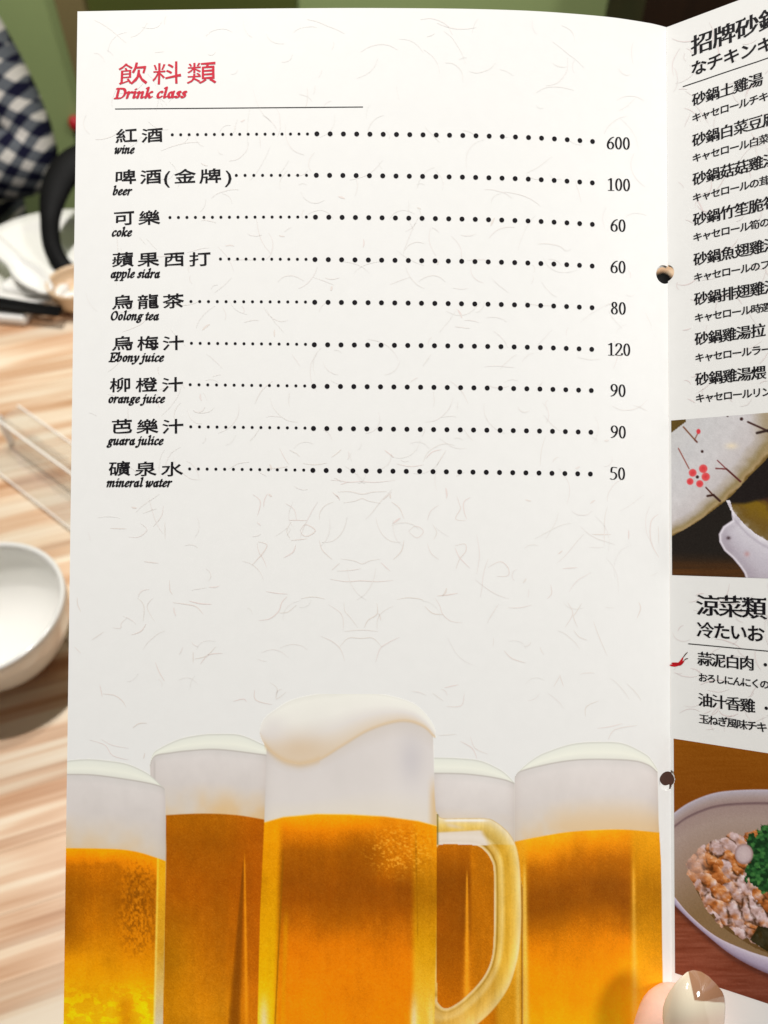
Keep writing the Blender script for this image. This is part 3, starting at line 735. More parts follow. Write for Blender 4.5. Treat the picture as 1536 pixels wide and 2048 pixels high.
    # ---- the middle mug
    xl = cvy([(533, 1500), (530, 1600), (528.5, 1645), (520, 1830), (515, 2048), (514, 2100)], y); xr = cvy([(866, 1470), (869.5, 1595), (873.5, 1650), (873, 1830), (869.5, 1998), (868, 2100)], y)
    inx = ss(-1, 1, x - xl) * ss(-1, 1, xr - x)
    low = [(519, 1464), (524, 1480), (533, 1494), (548, 1509), (567, 1521), (587, 1527), (607, 1528), (641, 1518), (685, 1491), (735, 1461), (785, 1444), (819, 1442.3), (849, 1454), (866, 1471), (871, 1475)]
    domec = [(519, 1464), (523, 1447), (532, 1434), (550, 1420), (584, 1400), (634, 1388.5), (668, 1387), (701, 1384), (769, 1389.6), (819, 1403.7), (840, 1417), (853, 1430.5), (864, 1446), (870, 1460), (871, 1472)]
    ylow, yd = cv(catmull(low, 6), x), cv(catmull(domec, 6), x)
    body = inx * ss(-1, 1, y - ylow); al = np.maximum(al, body)
    ys = cv([(515, 1648), (528, 1645), (567, 1634), (634, 1628), (701, 1629), (769, 1633), (836, 1642), (874, 1652)], x)
    kf = np.clip((y - ylow) / (ys - ylow), 0, 1)
    f = pc((0, (206, 198, 190)), (.2, (213, 207, 203)), (.7, (216, 210, 205)), (1, (222, 214, 200)))(kf) + ((n1 - .5) * 12 + cloth * 3)[..., None]
    f = mixc(f, (190, 186, 190), np.exp(-((x - 822) / 26) ** 2) * np.exp(-((y - 1520) / 50) ** 2) * .5)
    f = mixc(f, (214, 176, 120), ss(852, 870, x) * ss(1540, 1600, y) * .7)
    f = mixc(f, (190, 182, 176), np.exp(-(x - xl) / 8) * .4)
    d = y - ys + (n1 - .5) * 26
    b = pc((0, (236, 142, 4)), (14, (228, 128, 0)), (34, (196, 106, 0)), (70, (160, 84, 0)), (140, (148, 74, 0)), (172, (154, 77, 0)), (212, (178, 92, 0)), (262, (206, 108, 0)), (310, (218, 116, 0)), (420, (226, 124, 0)))(d)
    b = mixc(b, (212, 120, 4), ss(730, 790, x) * (1 - ss(60, 150, d)) * .8)
    lm = 1 - ss(548, 566, x + (y - 1830) * .03)
    b = mixc(b, pc((0, (226, 142, 2)), (120, (204, 134, 0)), (260, (216, 158, 0)), (380, (228, 178, 10)))(d), lm * .9)
    b = mixc(b, (140, 84, 0), np.exp(-((x - (567 - (y - 1695) * .048)) / 1.8) ** 2) * ss(1690, 1740, y) * .65)
    b = mixc(b, (206, 140, 0), np.exp(-((x - (576 - (y - 1695) * .03)) / 5) ** 2) * ss(1800, 1860, y) * .5)
    rm = ss(818, 834, x)
    b = mixc(b, pc((0, (232, 138, 4)), (60, (214, 132, 6)), (160, (176, 110, 2)), (240, (204, 142, 8)), (380, (222, 176, 60)))(d), rm * .9)
    b = mixc(b, (150, 90, 0), np.exp(-((x - 832 - (y - 1700) * .02) / 1.5) ** 2) * (1 - ss(1850, 1900, y)) * ss(1650, 1690, y) * .45)
    cream = ss(1970, 2040, y) * (np.exp(-((x - 528) / 9) ** 2) + np.exp(-((x - 828) / 7) ** 2) + .5 * np.exp(-((x - 862) / 6) ** 2))
    b = mixc(b, (236, 216, 168), np.clip(cream, 0, 1) * .85)
    reg = ss(0, .8, np.clip(1.1 - np.hypot((x - 802) / 92, (y - 1700) / 66), 0, 1)); dr = fbm(x / 4.6, y / 3.4, 61, 2)
    b = mixc(b, (240, 168, 62), ss(.54, .78, dr) * reg * .6); b = mixc(b, (176, 90, 0), ss(.54, .78, 1 - dr) * reg * .4)
    b = b + ((n2 - .5) * 8 + gr * 4)[..., None]
    mb = ss(-1.5, 1.5, y - ys)[..., None]; g = f * (1 - mb) + b * mb
    g = mixc(g, (246, 196, 90), np.exp(-((y - ys) / 1.6) ** 2) * .35)
    c = c * (1 - body[..., None]) + g * body[..., None]
    head = ss(-1.2, 1.2, y - yd) * ss(-1.2, 1.2, ylow - y) * ((x > 518) & (x < 872)); al = np.maximum(al, head)
    kh = np.clip((y - yd) / np.maximum(ylow - yd, 10), 0, 1)
    hcl = pc((0, (226, 225, 216)), (.08, (234, 233, 224)), (.35, (232, 230, 222)), (.6, (222, 217, 211)), (1, (216, 200, 178)))(kh)
    hcl = mixc(hcl, (206, 178, 142), np.exp(-(((x - 600) / 62) ** 2 + ((y - 1497) / 30) ** 2)) * .55)
    hcl = mixc(hcl, (212, 206, 204), np.exp(-(((x - 545) / 30) ** 2 + ((y - 1455) / 26) ** 2)) * .5)
    hcl = hcl + ((n1 - .5) * 8 + cloth * 2)[..., None]
    c = c * (1 - head[..., None]) + hcl * head[..., None]
    eb = np.exp(-((y - ylow) / np.where(x < 640, 7.0, 3.2)) ** 2) * ((x > 528) & (x < 871)) * np.where(y > ylow, 1, .8)
    c = mixc(c, (208, 170, 116), np.clip(eb, 0, 1) * .42)
    # random mottling of the saturated beer colours, then a slight golden gain
    sat = ss(60, 130, c.max(-1) - c.min(-1))
    c = c * (1 + sat * ((fbm(x / 55, y / 80, 101) - .5) * .17 + (fbm(x / 7, y / 120, 102) - .5) * .05 + (vnoise(x / 2.2, y / 2.2, 103) - .5) * .05))[..., None]
    c[..., 1] *= 1 + .055 * sat; c[..., 0] *= 1 + .03 * sat
    return np.clip(c, 0, 255), al

def casserole(x, y):
    c = np.zeros(x.shape + (3,)) + np.array((34, 29, 25.0)); gr = rng.normal(0, 1, x.shape)
    wd = ss(1098, 1150, y - (x - 1344) * .02) ; c = mixc(c, (92, 54, 20), wd * (.5 + .6 * fbm(x / 60, y / 5, 4)))
    # inside of the pot at the right
    rim = [(1453, 1000), (1466, 1022), (1490, 1050), (1512, 1068), (1536, 1082), (1600, 1110), (1800, 1180)]
    yr = cv(catmull(rim, 5), x); inside = (x > 1456) & (y < yr)
    c = np.where(inside[..., None], pc((0, (170, 160, 150)), (6, (120, 100, 60)), (22, (112, 86, 34)), (60, (126, 98, 20)), (80, (70, 45, 30)))(yr - y + (fbm(x / 12, y / 12, 9) - .5) * 30), c)
    c = mixc(c, (30, 24, 22), inside * (1 - ss(1002, 1012, y - (x - 1490).clip(0) * -.25)))
    lug = [(1452, 1000), (1460, 1000), (1466, 1022), (1490, 1050), (1512, 1068), (1536, 1082), (1600, 1110), (1800, 1180), (1800, 1300), (1495, 1170), (1488, 1147), (1480, 1135), (1465, 1117), (1448, 1102), (1438, 1084), (1437, 1068), (1446, 1052), (1464, 1040), (1462, 1022)]
    ml = inpoly(x, y, lug); lc = pc((0, (226, 222, 230)), (8, (212, 208, 216)), (50, (196, 190, 200)), (100, (170, 160, 170)))(y - yr + (fbm(x / 20, y / 20, 2) - .5) * 20)
    dl = np.full(x.shape, 1e9)
    for a, b in zip(lug[9:-1], lug[10:]): dl = np.minimum(dl, seg_dist(x, y, a, b)[0])
    lc = mixc(lc, (238, 234, 242), np.exp(-((dl - 3.2) / 2.4) ** 2) * .75); lc = mixc(lc, (120, 104, 116), np.exp(-(dl / 1.6) ** 2) * .6)
    lc = mixc(lc, (168, 158, 172), np.exp(-((dl - 12) / 5) ** 2) * .45 * fbm(x / 14, y / 14, 23) * 1.6)
    lc = mixc(lc, (150, 140, 156), np.exp(-((y - yr - 13) / 3.5) ** 2) * .35)
    mls = ss(-.2, 1.2, dl) * ml; c = c * (1 - mls[..., None]) + lc * mls[..., None]
    c = mixc(c, (60, 40, 45), np.exp(-(((x - 1457) / 4) ** 2 + ((y - 1076) / 3.2) ** 2)) * .9)
    c = mixc(c, (190, 140, 140), ml * np.exp(-(((x - 1494) / 5) ** 2 + ((y - 1108) / 5) ** 2)) * .7)
    # lid
    edge = [(1340, 1076), (1346, 1071), (1372, 1057), (1401, 1039), (1447.7, 1004), (1470, 984), (1494, 957.7), (1515, 937), (1536, 915), (1600, 850), (1700, 760)]
    ye = cv(catmull(edge, 5), x); ml = y < ye; dd = (ye - y) * .72
    lc = pc((0, (120, 96, 50)), (4, (168, 144, 104)), (12, (150, 132, 92)), (22, (176, 164, 150)), (40, (198, 192, 192)), (90, (206, 203, 204)), (180, (200, 199, 200)), (300, (196, 195, 194)))(dd * np.interp(x, [1340, 1440, 1536], [2.0, 1.1, .62]) + (fbm(x / 18, y / 18, 12) - .5) * 10)
    lc = lc + ((fbm(x / 9, y / 9, 6) - .5) * 14)[..., None]
    lc = mixc(lc, (158, 140, 106), ss(1496, 1536, x) * (1 - ss(840, 900, y)) * .8)
    lc = mixc(lc, (236, 220, 190), np.exp(-(((x - 1463) / 11) ** 2 + ((y - 892) / 6) ** 2)) * .8)
    c = np.where(ml[..., None], lc, c)
    c = mixc(c, (92, 72, 30), (x < 1372) & (y < 866 - (x - 1342) * .75))
    for a, b, r, col in [((1367, 854), (1390, 880), 1.6, (130, 90, 70)), ((1390, 878), (1396, 866), 1.2, (140, 90, 70)), ((1390, 880), (1394, 884), 1.8, (110, 70, 60)), ((1357, 897), (1378, 937), 1.3, (150, 95, 85)),
                         ((1435, 921), (1453, 938), 1.2, (130, 70, 70)), ((1432, 937), (1453, 938), 1.5, (120, 60, 60)), ((1453, 938), (1481, 963), 1.9, (90, 45, 40)), ((1412, 975), (1427, 991), 1.5, (90, 50, 40)),
                         ((1415, 992), (1427, 990), 2.2, (60, 35, 30)), ((1427, 990), (1440, 1002), 2.2, (60, 35, 30)), ((1496, 844), (1536, 862), 2.0, (70, 45, 40)), ((1514, 866), (1536, 861), 2.6, (50, 35, 30)), ((1536, 862), (1580, 872), 3, (50, 35, 30))]:
        d, _ = seg_dist(x, y, a, b); c = mixc(c, col, ml * (1 - ss(r * .5, r * 1.5, d)))
    for cx, cy, r in [(1385.5, 945.6, 8.2), (1406.5, 937.5, 9), (1411.5, 953.6, 8.8), (1399.5, 967.5, 7.6), (1380.3, 963, 7.2)]:
        d = np.hypot(x - cx, y - cy); c = mixc(c, pc((0, (206, 58, 64)), (5, (222, 78, 82)), (9, (216, 100, 100)))(d), 1 - ss(r - 1.6, r + .8, d))
    d = np.hypot((x - 1397) / 1, (y - 863) / 1.25); c = mixc(c, (214, 62, 70), 1 - ss(3.2, 5, d))
    for cx, cy, r in [(1394.8, 954, 3.4), (1404.5, 903, 3), (1483, 838, 3.6), (1455, 832, 2.2)]:
        c = mixc(c, (60, 36, 34), 1 - ss(r - 1, r + .8, np.hypot(x - cx, y - cy)))
    return np.clip(c + (gr * 3)[..., None], 0, 255), np.ones(x.shape)

def chicken(x, y):
    gr = rng.normal(0, 1, x.shape); g = fbm(x / 40, y / 4, 14)
    c = pc((1470, (138, 78, 8)), (1600, (132, 72, 10)), (1790, (118, 60, 34)), (1860, (132, 70, 48)), (2010, (120, 62, 44)))(y) + ((g - .5) * np.interp(y, [1600, 1850], [10, 38]))[..., None]
    up = [(1340, 1632), (1348, 1626), (1377, 1606), (1421, 1588), (1465, 1581), (1535, 1579), (1620, 1584), (1800, 1640)]
    lo1 = [(1340, 1782), (1348, 1792), (1377, 1827), (1421, 1865), (1465, 1889), (1535, 1914), (1620, 1930), (1800, 1935)]
    lo2 = [(1340, 1800), (1350, 1811), (1377, 1838), (1407, 1865), (1465, 1911), (1535, 1947), (1620, 1975), (1800, 1990)]
    yu, y1, y2 = cv(catmull(up, 6), x), cv(catmull(lo1, 6), x), cv(catmull(lo2, 6), x)
    inp = ((y > yu) & (y < y1)); d = y - yu
    pl = pc((0, (196, 190, 206)), (5, (178, 168, 176)), (16, (168, 150, 146)), (24, (158, 136, 132)), (27, (112, 88, 90)), (32, (160, 138, 132)), (60, (168, 148, 138)), (140, (156, 132, 112)), (230, (136, 110, 76)))(d)
    mi = (ss(-1, 1, y - yu) * ss(-1, 1, y1 - y))[..., None]; c = c * (1 - mi) + pl * mi
    rm = (y >= y1) & (y < y2); kk = np.clip((y - y1) / (y2 - y1), 0, 1)
    mr = (ss(-1, 1, y - y1) * ss(-1, 1, y2 - y))[..., None]; c = c * (1 - mr) + pc((0, (216, 210, 224)), (.25, (192, 182, 202)), (.7, (164, 152, 176)), (1, (124, 104, 122)))(kk) * mr
    c = mixc(c, (60, 30, 26), np.exp(-((y - y2 - 4) / 6).clip(0) ** 2) * (y > y2) * .45)
    meat = [(1369, 1740), (1378, 1722), (1398, 1697), (1412, 1688), (1427, 1680), (1445, 1672), (1465, 1666), (1494, 1668), (1520, 1662), (1700, 1650), (1700, 1920), (1536, 1900), (1506, 1888), (1480, 1872), (1455, 1856), (1430, 1838), (1410, 1812), (1401, 1795), (1388, 1772), (1380, 1752)]
    ox, oy = x + (fbm(x / 14, y / 14, 71, 2) - .5) * 16, y + (fbm(x / 14, y / 14, 72, 2) - .5) * 16
    mm = inpoly(ox, oy, meat) & (y < y1 - 2)
    dk = inpoly(x - 4, y - 8, meat) & inp; c = mixc(c, (84, 56, 20), dk * .6)
    wx = x + (fbm(x / 26, y / 26, 77) - .5) * 34; wy = y + (fbm(x / 26, y / 26, 78) - .5) * 34
    u = (wx * .62 + wy * .78) / 40; v = (-wx * .78 + wy * .62) / 21
    ix, iy = np.floor(u), np.floor(v); best = np.full(x.shape, 9.0); sec = np.full(x.shape, 9.0); cid = np.zeros(x.shape); vx = np.zeros(x.shape); vy = np.zeros(x.shape)
    for dx in (-1, 0, 1):
        for dy in (-1, 0, 1):
            cx, cy = ix + dx, iy + dy; qx = u - (cx + .2 + .6 * hash2(cx, cy, 15)); qy = v - (cy + .2 + .6 * hash2(cx, cy, 20)); dd = np.hypot(qx, qy); kk_ = dd < best
            sec = np.where(kk_, best, np.minimum(sec, dd)); vx = np.where(kk_, qx, vx); vy = np.where(kk_, qy, vy); cid = np.where(kk_, hash2(cx, cy, 24), cid); best = np.where(kk_, dd, best)
    sh_ = np.clip(.60 - vy * .36 - vx * .12 + (fbm(x / 11, y / 7, 33) - .5) * .9, 0, 1)
    kind_ = np.clip(ss(.35, .7, cid) + (fbm(x / 13, y / 13, 19) - .5) * 2.6, 0, 1)
    mc = pc((0, (92, 46, 12)), (.4, (160, 88, 36)), (.7, (198, 122, 62)), (1, (232, 176, 126)))(sh_) * (1 - kind_[..., None]) + pc((0, (116, 78, 64)), (.4, (182, 150, 142)), (.7, (212, 186, 186)), (1, (236, 222, 224)))(sh_) * kind_[..., None]
    mc = mixc(mc, (58, 30, 10), (1 - ss(.0, .34, sec - best)) * ss(.40, .62, fbm(x / 16, y / 16, 55)) * .8); gl_ = ss(.66, .74, fbm(x / 4, y / 4, 66)) * ss(.55, .8, sh_); mc = mixc(mc, (244, 232, 228), gl_ * .55)
    mc = mixc(mc, (222, 200, 200), (1 - ss(1396, 1424, x)) * (1 - ss(1735, 1775, y)) * .5)
    c = np.where(mm[..., None], mc, c)
    gx, gy = x + (fbm(x / 7, y / 7, 81) - .5) * 26, y + (fbm(x / 7, y / 7, 82) - .5) * 26
    green = inpoly(gx, gy, [(1490, 1676), (1508, 1668), (1524, 1650), (1540, 1650), (1700, 1660), (1700, 1830), (1540, 1792), (1516, 1780), (1494, 1762), (1490, 1740), (1502, 1722), (1494, 1700)])
    wg, cg = worley(x / 9, y / 7, 91)
    gc = pc((0, (22, 52, 26)), (.5, (40, 92, 44)), (1, (84, 140, 70)))(np.clip(cg * 1.1 - wg * .4, 0, 1))
    c = np.where((green & inp)[..., None], gc, c)
    # white disc of leek in front of the greens
    dd = np.hypot((x - 1488) / 19, (y - 1708) / 21); c = mixc(c, pc((0, (208, 190, 190)), (.7, (196, 176, 178)), (1, (150, 120, 116)))(dd), (1 - ss(.9, 1.05, dd)))
    sh = inpoly(x, y, [(1500, 1880), (1516, 1852), (1560, 1860), (1560, 1910), (1530, 1900)]) & inp
    c = mixc(c, (34, 32, 8), sh * .85)
    return np.clip(c + (gr * 3)[..., None], 0, 255), np.ones(x.shape)

def picture(name, parent, s0, s1, t0, t1, step, fn, h, label, tsplit=None, ssplit=None, ink=INK, boost=0.0):
    sl = np.arange(s0, s1 + step * .5, step) if ssplit is None else np.concatenate([np.arange(s0, ssplit, step), np.linspace(ssplit, s1, 60)])
    tl = np.arange(t0, t1 + step * .5, step) if tsplit is None else np.concatenate([np.arange(t0, tsplit, step), np.linspace(tsplit, t1, 40)])
    sl[-1] = s1; tl[-1] = t1
    S, T = np.meshgrid(sl, tl); X, Y = st_px(S, T)
    c, al = fn(X, Y); n, m = S.shape
    P = rel(sheet(S, T, h)).reshape(-1, 3); alb = np.minimum(lin(c) * ink * (1 + boost * ss(.3, .8, (c.max(-1) - c.min(-1)) / 255.0) * ss(170, 215, c.max(-1)))[..., None], .86).reshape(-1, 3)
    i = np.arange((n - 1) * (m - 1)); r, cc = i // (m - 1), i % (m - 1); a = r * m + cc
    Fc = np.stack([a, a + 1, a + m + 1, a + m], 1)
    keep = (al.ravel()[Fc].max(1) > .3)
    for hs, ht in HOLES:
        cs, ct = S.ravel()[Fc].mean(1), T.ravel()[Fc].mean(1); rr = HOLE_R if s1 <= 0 else HOLE_R * .93
        keep &= np.hypot(cs - hs, ct - (ht if s1 <= 0 else ht - .0006)) > rr
    Fc = Fc[keep]; used = np.unique(Fc); mp = np.full(len(P), -1); mp[used] = np.arange(len(used))
    return link(name, np_mesh(name, P[used], mp[Fc], M_print, alb[used]), parent, label=label)

STEP = 1.5 / FPX * D
sA, tA = px_st(1326, 1380); _, tF = px_st(768, 2056)
picture('beer_mug_picture', pageL, S_MIN + 1e-5, float(sA), float(tA), T_BOT - 1e-5, STEP, beers, 4e-5, 'printed photograph of five full beer mugs with foam', tsplit=float(tF), ink=1.0, boost=.16)
def right_rect(x0, ytop, ybot):
    s, t0 = px_st(x0, ytop); _, t1 = px_st(x0, ybot); return float(s), float(t0), float(t1)
s_, a_, b_ = right_rect(1342.5, 841, 1150)
sEnd = float(px_st(1545, 900)[0])
picture('casserole_picture', pageR, s_, S_MAX - .008, a_, b_, STEP * .9, casserole, 4e-5, 'printed photograph of a white casserole lid with red blossom', ssplit=sEnd)
s_, a_, b_ = right_rect(1347.5, 1477, 1945)
picture('chicken_picture', pageR, s_, S_MAX - .008, a_, b_, STEP * .9, chicken, 4e-5, 'printed photograph of sliced chicken with green herbs in a bowl', ssplit=sEnd)

# ------------------------------------------------------------------ hand with the painted thumb nail
def camp(px, py, f): return at_depth(px, py, f)
zt = D * .985
M_skin = noisy(mat('skin', tuple(lin((246, 206, 186)) * .92), .45, .4, Subsurface_Weight=.12, Subsurface_Scale=.004), 260, .90, 1.06, .35, .0004, (1, 1, .35))
_n = M_skin.node_tree.nodes['Noise Texture']; _n.inputs['Detail'].default_value = 8; _n.inputs['Roughness'].default_value = .7
M_skin.node_tree.nodes['Principled BSDF'].inputs['Subsurface Radius'].default_value = (1, .35, .2)
hand = top('hand', 'hand pinching the bottom of the menu, thumb with long glossy painted nail', 'hand', tuple(camp(1420, 2420, zt)))
def hrel(p): return np.asarray(p) - np.array(hand.location)
def skin_mesh(name, joints, edges, root, m, sub=2):
    me = bpy.data.meshes.new(name); me.from_pydata([tuple(j[0]) for j in joints], edges, []); me.update()
    o = bpy.data.objects.new('tmp', me); COL.objects.link(o)
    md = o.modifiers.new('s', 'SKIN'); sv = me.skin_vertices[0].data
    for i, j in enumerate(joints):
        r = j[1] if isinstance(j[1], tuple) else (j[1], j[1]); sv[i].radius = r; sv[i].use_root = (i == root)
    md.use_smooth_shade = True
    s2 = o.modifiers.new('u', 'SUBSURF'); s2.levels = sub; s2.render_levels = sub
    bpy.context.view_layer.update(); dg = bpy.context.evaluated_depsgraph_get()
    r = bpy.data.meshes.new_from_object(o.evaluated_get(dg)); r.name = name
    bpy.data.objects.remove(o); r.materials.clear(); r.materials.append(m)
    r.polygons.foreach_set('use_smooth', np.ones(len(r.polygons), bool))
    return r
J = [(hrel(camp(1560, 3050, zt * 1.12)), .026), (hrel(camp(1470, 2700, zt * 1.12)), .026), (hrel(camp(1400, 2480, zt * 1.16)), .021),   # wrist, palm, palm head
     (hrel(camp(1352, 2420, zt * .98)), .0125), (hrel(camp(1352, 2240, zt * .975)), .0125), (hrel(camp(1346, 2125, zt * .975)), .0132), (hrel(camp(1353, 2038, zt * .972)), .0113), (hrel(camp(1366, 1982, zt * .966)), .0074)]
E = [(0, 1), (1, 2), (1, 3), (3, 4), (4, 5), (5, 6), (6, 7)]
for k, (dx, ln) in enumerate([(-130, 300), (-45, 340), (45, 320), (125, 260)]):
    b0 = len(J)
    J.append((hrel(camp(1400 + dx, 2420, zt * 1.22)), .0085)); J.append((hrel(camp(1400 + dx * 1.05, 2420 - ln * .5, zt * 1.19)), .0078))
    J.append((hrel(camp(1400 + dx * 1.05, 2420 - ln * .8, zt * 1.16)), .0072)); J.append((hrel(camp(1400 + dx, 2420 - ln, zt * 1.13)), .006))
    E += [(2, b0), (b0, b0 + 1), (b0 + 1, b0 + 2), (b0 + 2, b0 + 3)]
link('hand_body', skin_mesh('hand_body', J, E, 1, M_skin), hand)
def nail():
    nu, nv = 70, 90; out = [(0.0, 0.0)]
    # outline half widths by height (pixels of the photo): y -> left x, right x
    yl = [(1384, 1940.5), (1374, 1944), (1362, 1954), (1350, 1967), (1340, 1981), (1331, 1998), (1326, 2015), (1325, 2035), (1330, 2070), (1342, 2110)]
    yr = [(1390, 1940.5), (1402, 1943), (1418, 1953), (1434, 1969), (1445, 1984), (1450, 1998), (1451, 2015), (1450, 2035), (1447, 2070), (1436, 2110)]
    ys = np.concatenate([1940.5 + (np.linspace(0, 1, nv) ** 1.6) * 169.5])
    V = np.zeros((nv, nu, 3)); Cc = np.zeros((nv, nu, 3)); PX = np.zeros((nv, nu)); PY = np.zeros((nv, nu))
    L = np.interp(ys, [p[1] for p in yl], [p[0] for p in yl]); R = np.interp(ys, [p[1] for p in yr], [p[0] for p in yr])
    for i in range(nv):
        u = np.linspace(-1, 1, nu); x = (L[i] + R[i]) / 2 + u * (R[i] - L[i]) / 2
        wide = (x - 1388) / 64
        dome = .0050 * (wide ** 2) + (.0058 if ys[i] < 2040 else .0016) * ((ys[i] - 2040) / 100) ** 2
        f = zt * .905 + dome
        PX[i] = x; PY[i] = ys[i]
        for j in range(nu): V[i, j] = camp(x[j], ys[i], f[j])
    sage = lin((212, 200, 176)); brown = lin((150, 112, 84))
    # brown glassy corner: right of the line (1377,1945)-(1390,2001) and above (1390,2001)-(1452,2006)
    d1 = (PX - np.interp(PY, [1940, 2001], [1376, 1389])); d2 = (np.interp(PX, [1389, 1452], [2001, 2006]) - PY)
    m = ss(-.8, .8, d1) * ss(-.8, .8, d2)
    Cc = sage * (1 - m[..., None]) + brown * m[..., None]
    pk = ss(2015, 2060, PY + (PX - 1388) * .25) * .45; Cc = Cc * (1 - pk[..., None]) + lin((226, 184, 162)) * pk[..., None]
    i = np.arange((nv - 1) * (nu - 1)); r, c = i // (nu - 1), i % (nu - 1); a = r * nu + c
    F = np.stack([a, a + nu, a + nu + 1, a + 1], 1)
    mm = attr_mat('nail_gel', .09, .6, Coat_Weight=1.0, Coat_Roughness=.04)
    me = np_mesh('nail', hrel(V.reshape(-1, 3)), F, mm, Cc.reshape(-1, 3), True)
    bm = bmesh.new(); bm.from_mesh(me); bmesh.ops.solidify(bm, geom=bm.faces[:], thickness=.0009); bm.to_mesh(me); bm.free()
    me.polygons.foreach_set('use_smooth', np.ones(len(me.polygons), bool))
    link('nail', me, hand, label='glossy sage beige thumbnail with a brown glassy corner')
nail()

# ------------------------------------------------------------------ table
def table():
    m = bpy.data.materials.new('pale_wood'); m.use_nodes = True; nt = m.node_tree; b = nt.nodes['Principled BSDF']
    b.inputs['Roughness'].default_value = .32; b.inputs['Specular IOR Level'].default_value = .45
    tc = nt.nodes.new('ShaderNodeTexCoord'); mp = nt.nodes.new('ShaderNodeMapping'); mp.inputs['Rotation'].default_value = (0, 0, math.radians(-18))
    nt.links.new(tc.outputs['Object'], mp.inputs[0])
    def noise(scale, sx, sy, detail, dist=0.0):
        q = nt.nodes.new('ShaderNodeMapping'); q.inputs['Scale'].default_value = (sx, sy, 1); nt.links.new(mp.outputs[0], q.inputs[0])
        n = nt.nodes.new('ShaderNodeTexNoise'); n.inputs['Scale'].default_value = scale; n.inputs['Detail'].default_value = detail; n.inputs['Distortion'].default_value = dist
        nt.links.new(q.outputs[0], n.inputs[0]); return n
    a = noise(1, 2.6, 58, 4, .4); f = noise(1, 6, 240, 4, .2); k = noise(1, 3.0, 15, 2, 1.2)
    mx = nt.nodes.new('ShaderNodeMath'); mx.operation = 'MULTIPLY_ADD'; mx.inputs[1].default_value = .55
    nt.links.new(a.outputs['Fac'], mx.inputs[0])
    m2 = nt.nodes.new('ShaderNodeMath'); m2.operation = 'MULTIPLY'; m2.inputs[1].default_value = .18; nt.links.new(f.outputs['Fac'], m2.inputs[0]); 
    m3 = nt.nodes.new('ShaderNodeMath'); m3.operation = 'MULTIPLY_ADD'; m3.inputs[1].default_value = .32; nt.links.new(k.outputs['Fac'], m3.inputs[0]); nt.links.new(m2.outputs[0], m3.inputs[2])
    nt.links.new(m3.outputs[0], mx.inputs[2])
    r = nt.nodes.new('ShaderNodeValToRGB'); e = r.color_ramp.elements
    e[0].position = .36; e[0].color = (*lin((158, 108, 70)), 1); e[1].position = .62; e[1].color = (*lin((240, 226, 204)), 1)
    for p, c in [(.42, (194, 148, 110)), (.465, (212, 174, 140)), (.51, (222, 188, 156)), (.55, (232, 210, 182))]:
        x = e.new(p); x.color = (*lin(c), 1)
    nt.links.new(mx.outputs[0], r.inputs[0]); g1 = noise(1, 1.6, 95, 2, .25); g2 = nt.nodes.new('ShaderNodeValToRGB'); g2.color_ramp.elements[0].position = .60; g2.color_ramp.elements[0].color = (0, 0, 0, 1); g2.color_ramp.elements[1].position = .68; g2.color_ramp.elements[1].color = (1, 1, 1, 1)
    nt.links.new(g1.outputs['Fac'], g2.inputs[0]); mxc = nt.nodes.new('ShaderNodeMixRGB'); mxc.inputs[2].default_value = (*lin((176, 124, 84)), 1); gm = nt.nodes.new('ShaderNodeMath'); gm.operation = 'MULTIPLY'; gm.inputs[1].default_value = .55
    nt.links.new(g2.outputs[0], gm.inputs[0]); nt.links.new(gm.outputs[0], mxc.inputs[0]); nt.links.new(r.outputs[0], mxc.inputs[1])
    bk = nt.nodes.new('ShaderNodeTexBrick'); nt.links.new(mp.outputs[0], bk.inputs[0]); bk.inputs['Scale'].default_value = 1; bk.inputs['Brick Width'].default_value = .42; bk.inputs['Row Height'].default_value = .036; bk.inputs['Mortar Size'].default_value = .0003
    bk.inputs['Color1'].default_value = (.84, .82, .80, 1); bk.inputs['Color2'].default_value = (1.08, 1.07, 1.06, 1); bk.inputs['Mortar'].default_value = (.72, .66, .6, 1)
    ml = nt.nodes.new('ShaderNodeMixRGB'); ml.blend_type = 'MULTIPLY'; ml.inputs[0].default_value = 1; nt.links.new(mxc.outputs[0], ml.inputs[1]); nt.links.new(bk.outputs['Color'], ml.inputs[2]); nt.links.new(ml.outputs[0], b.inputs['Base Color'])
    bm = bmesh.new(); box(bm, (-.9, -.35, -.035), (.9, .835, 0), .004)
    me = bm_mesh('table_top', bm, m, False)
    t = top('table', 'pale wooden dining table with streaky grain under the dishes', 'table', (0, 0, TABLE))
    link('table_top', me, t)
    for x in (-.8, .8):
        for y in (-.27, .75):
            bl = bmesh.new(); box(bl, (x - .03, y - .03, -TABLE), (x + .03, y + .03, -.036), .003)
            link('leg', bm_mesh('leg', bl, mat('leg_wood', (.12, .07, .04), .5), False), t)
table()

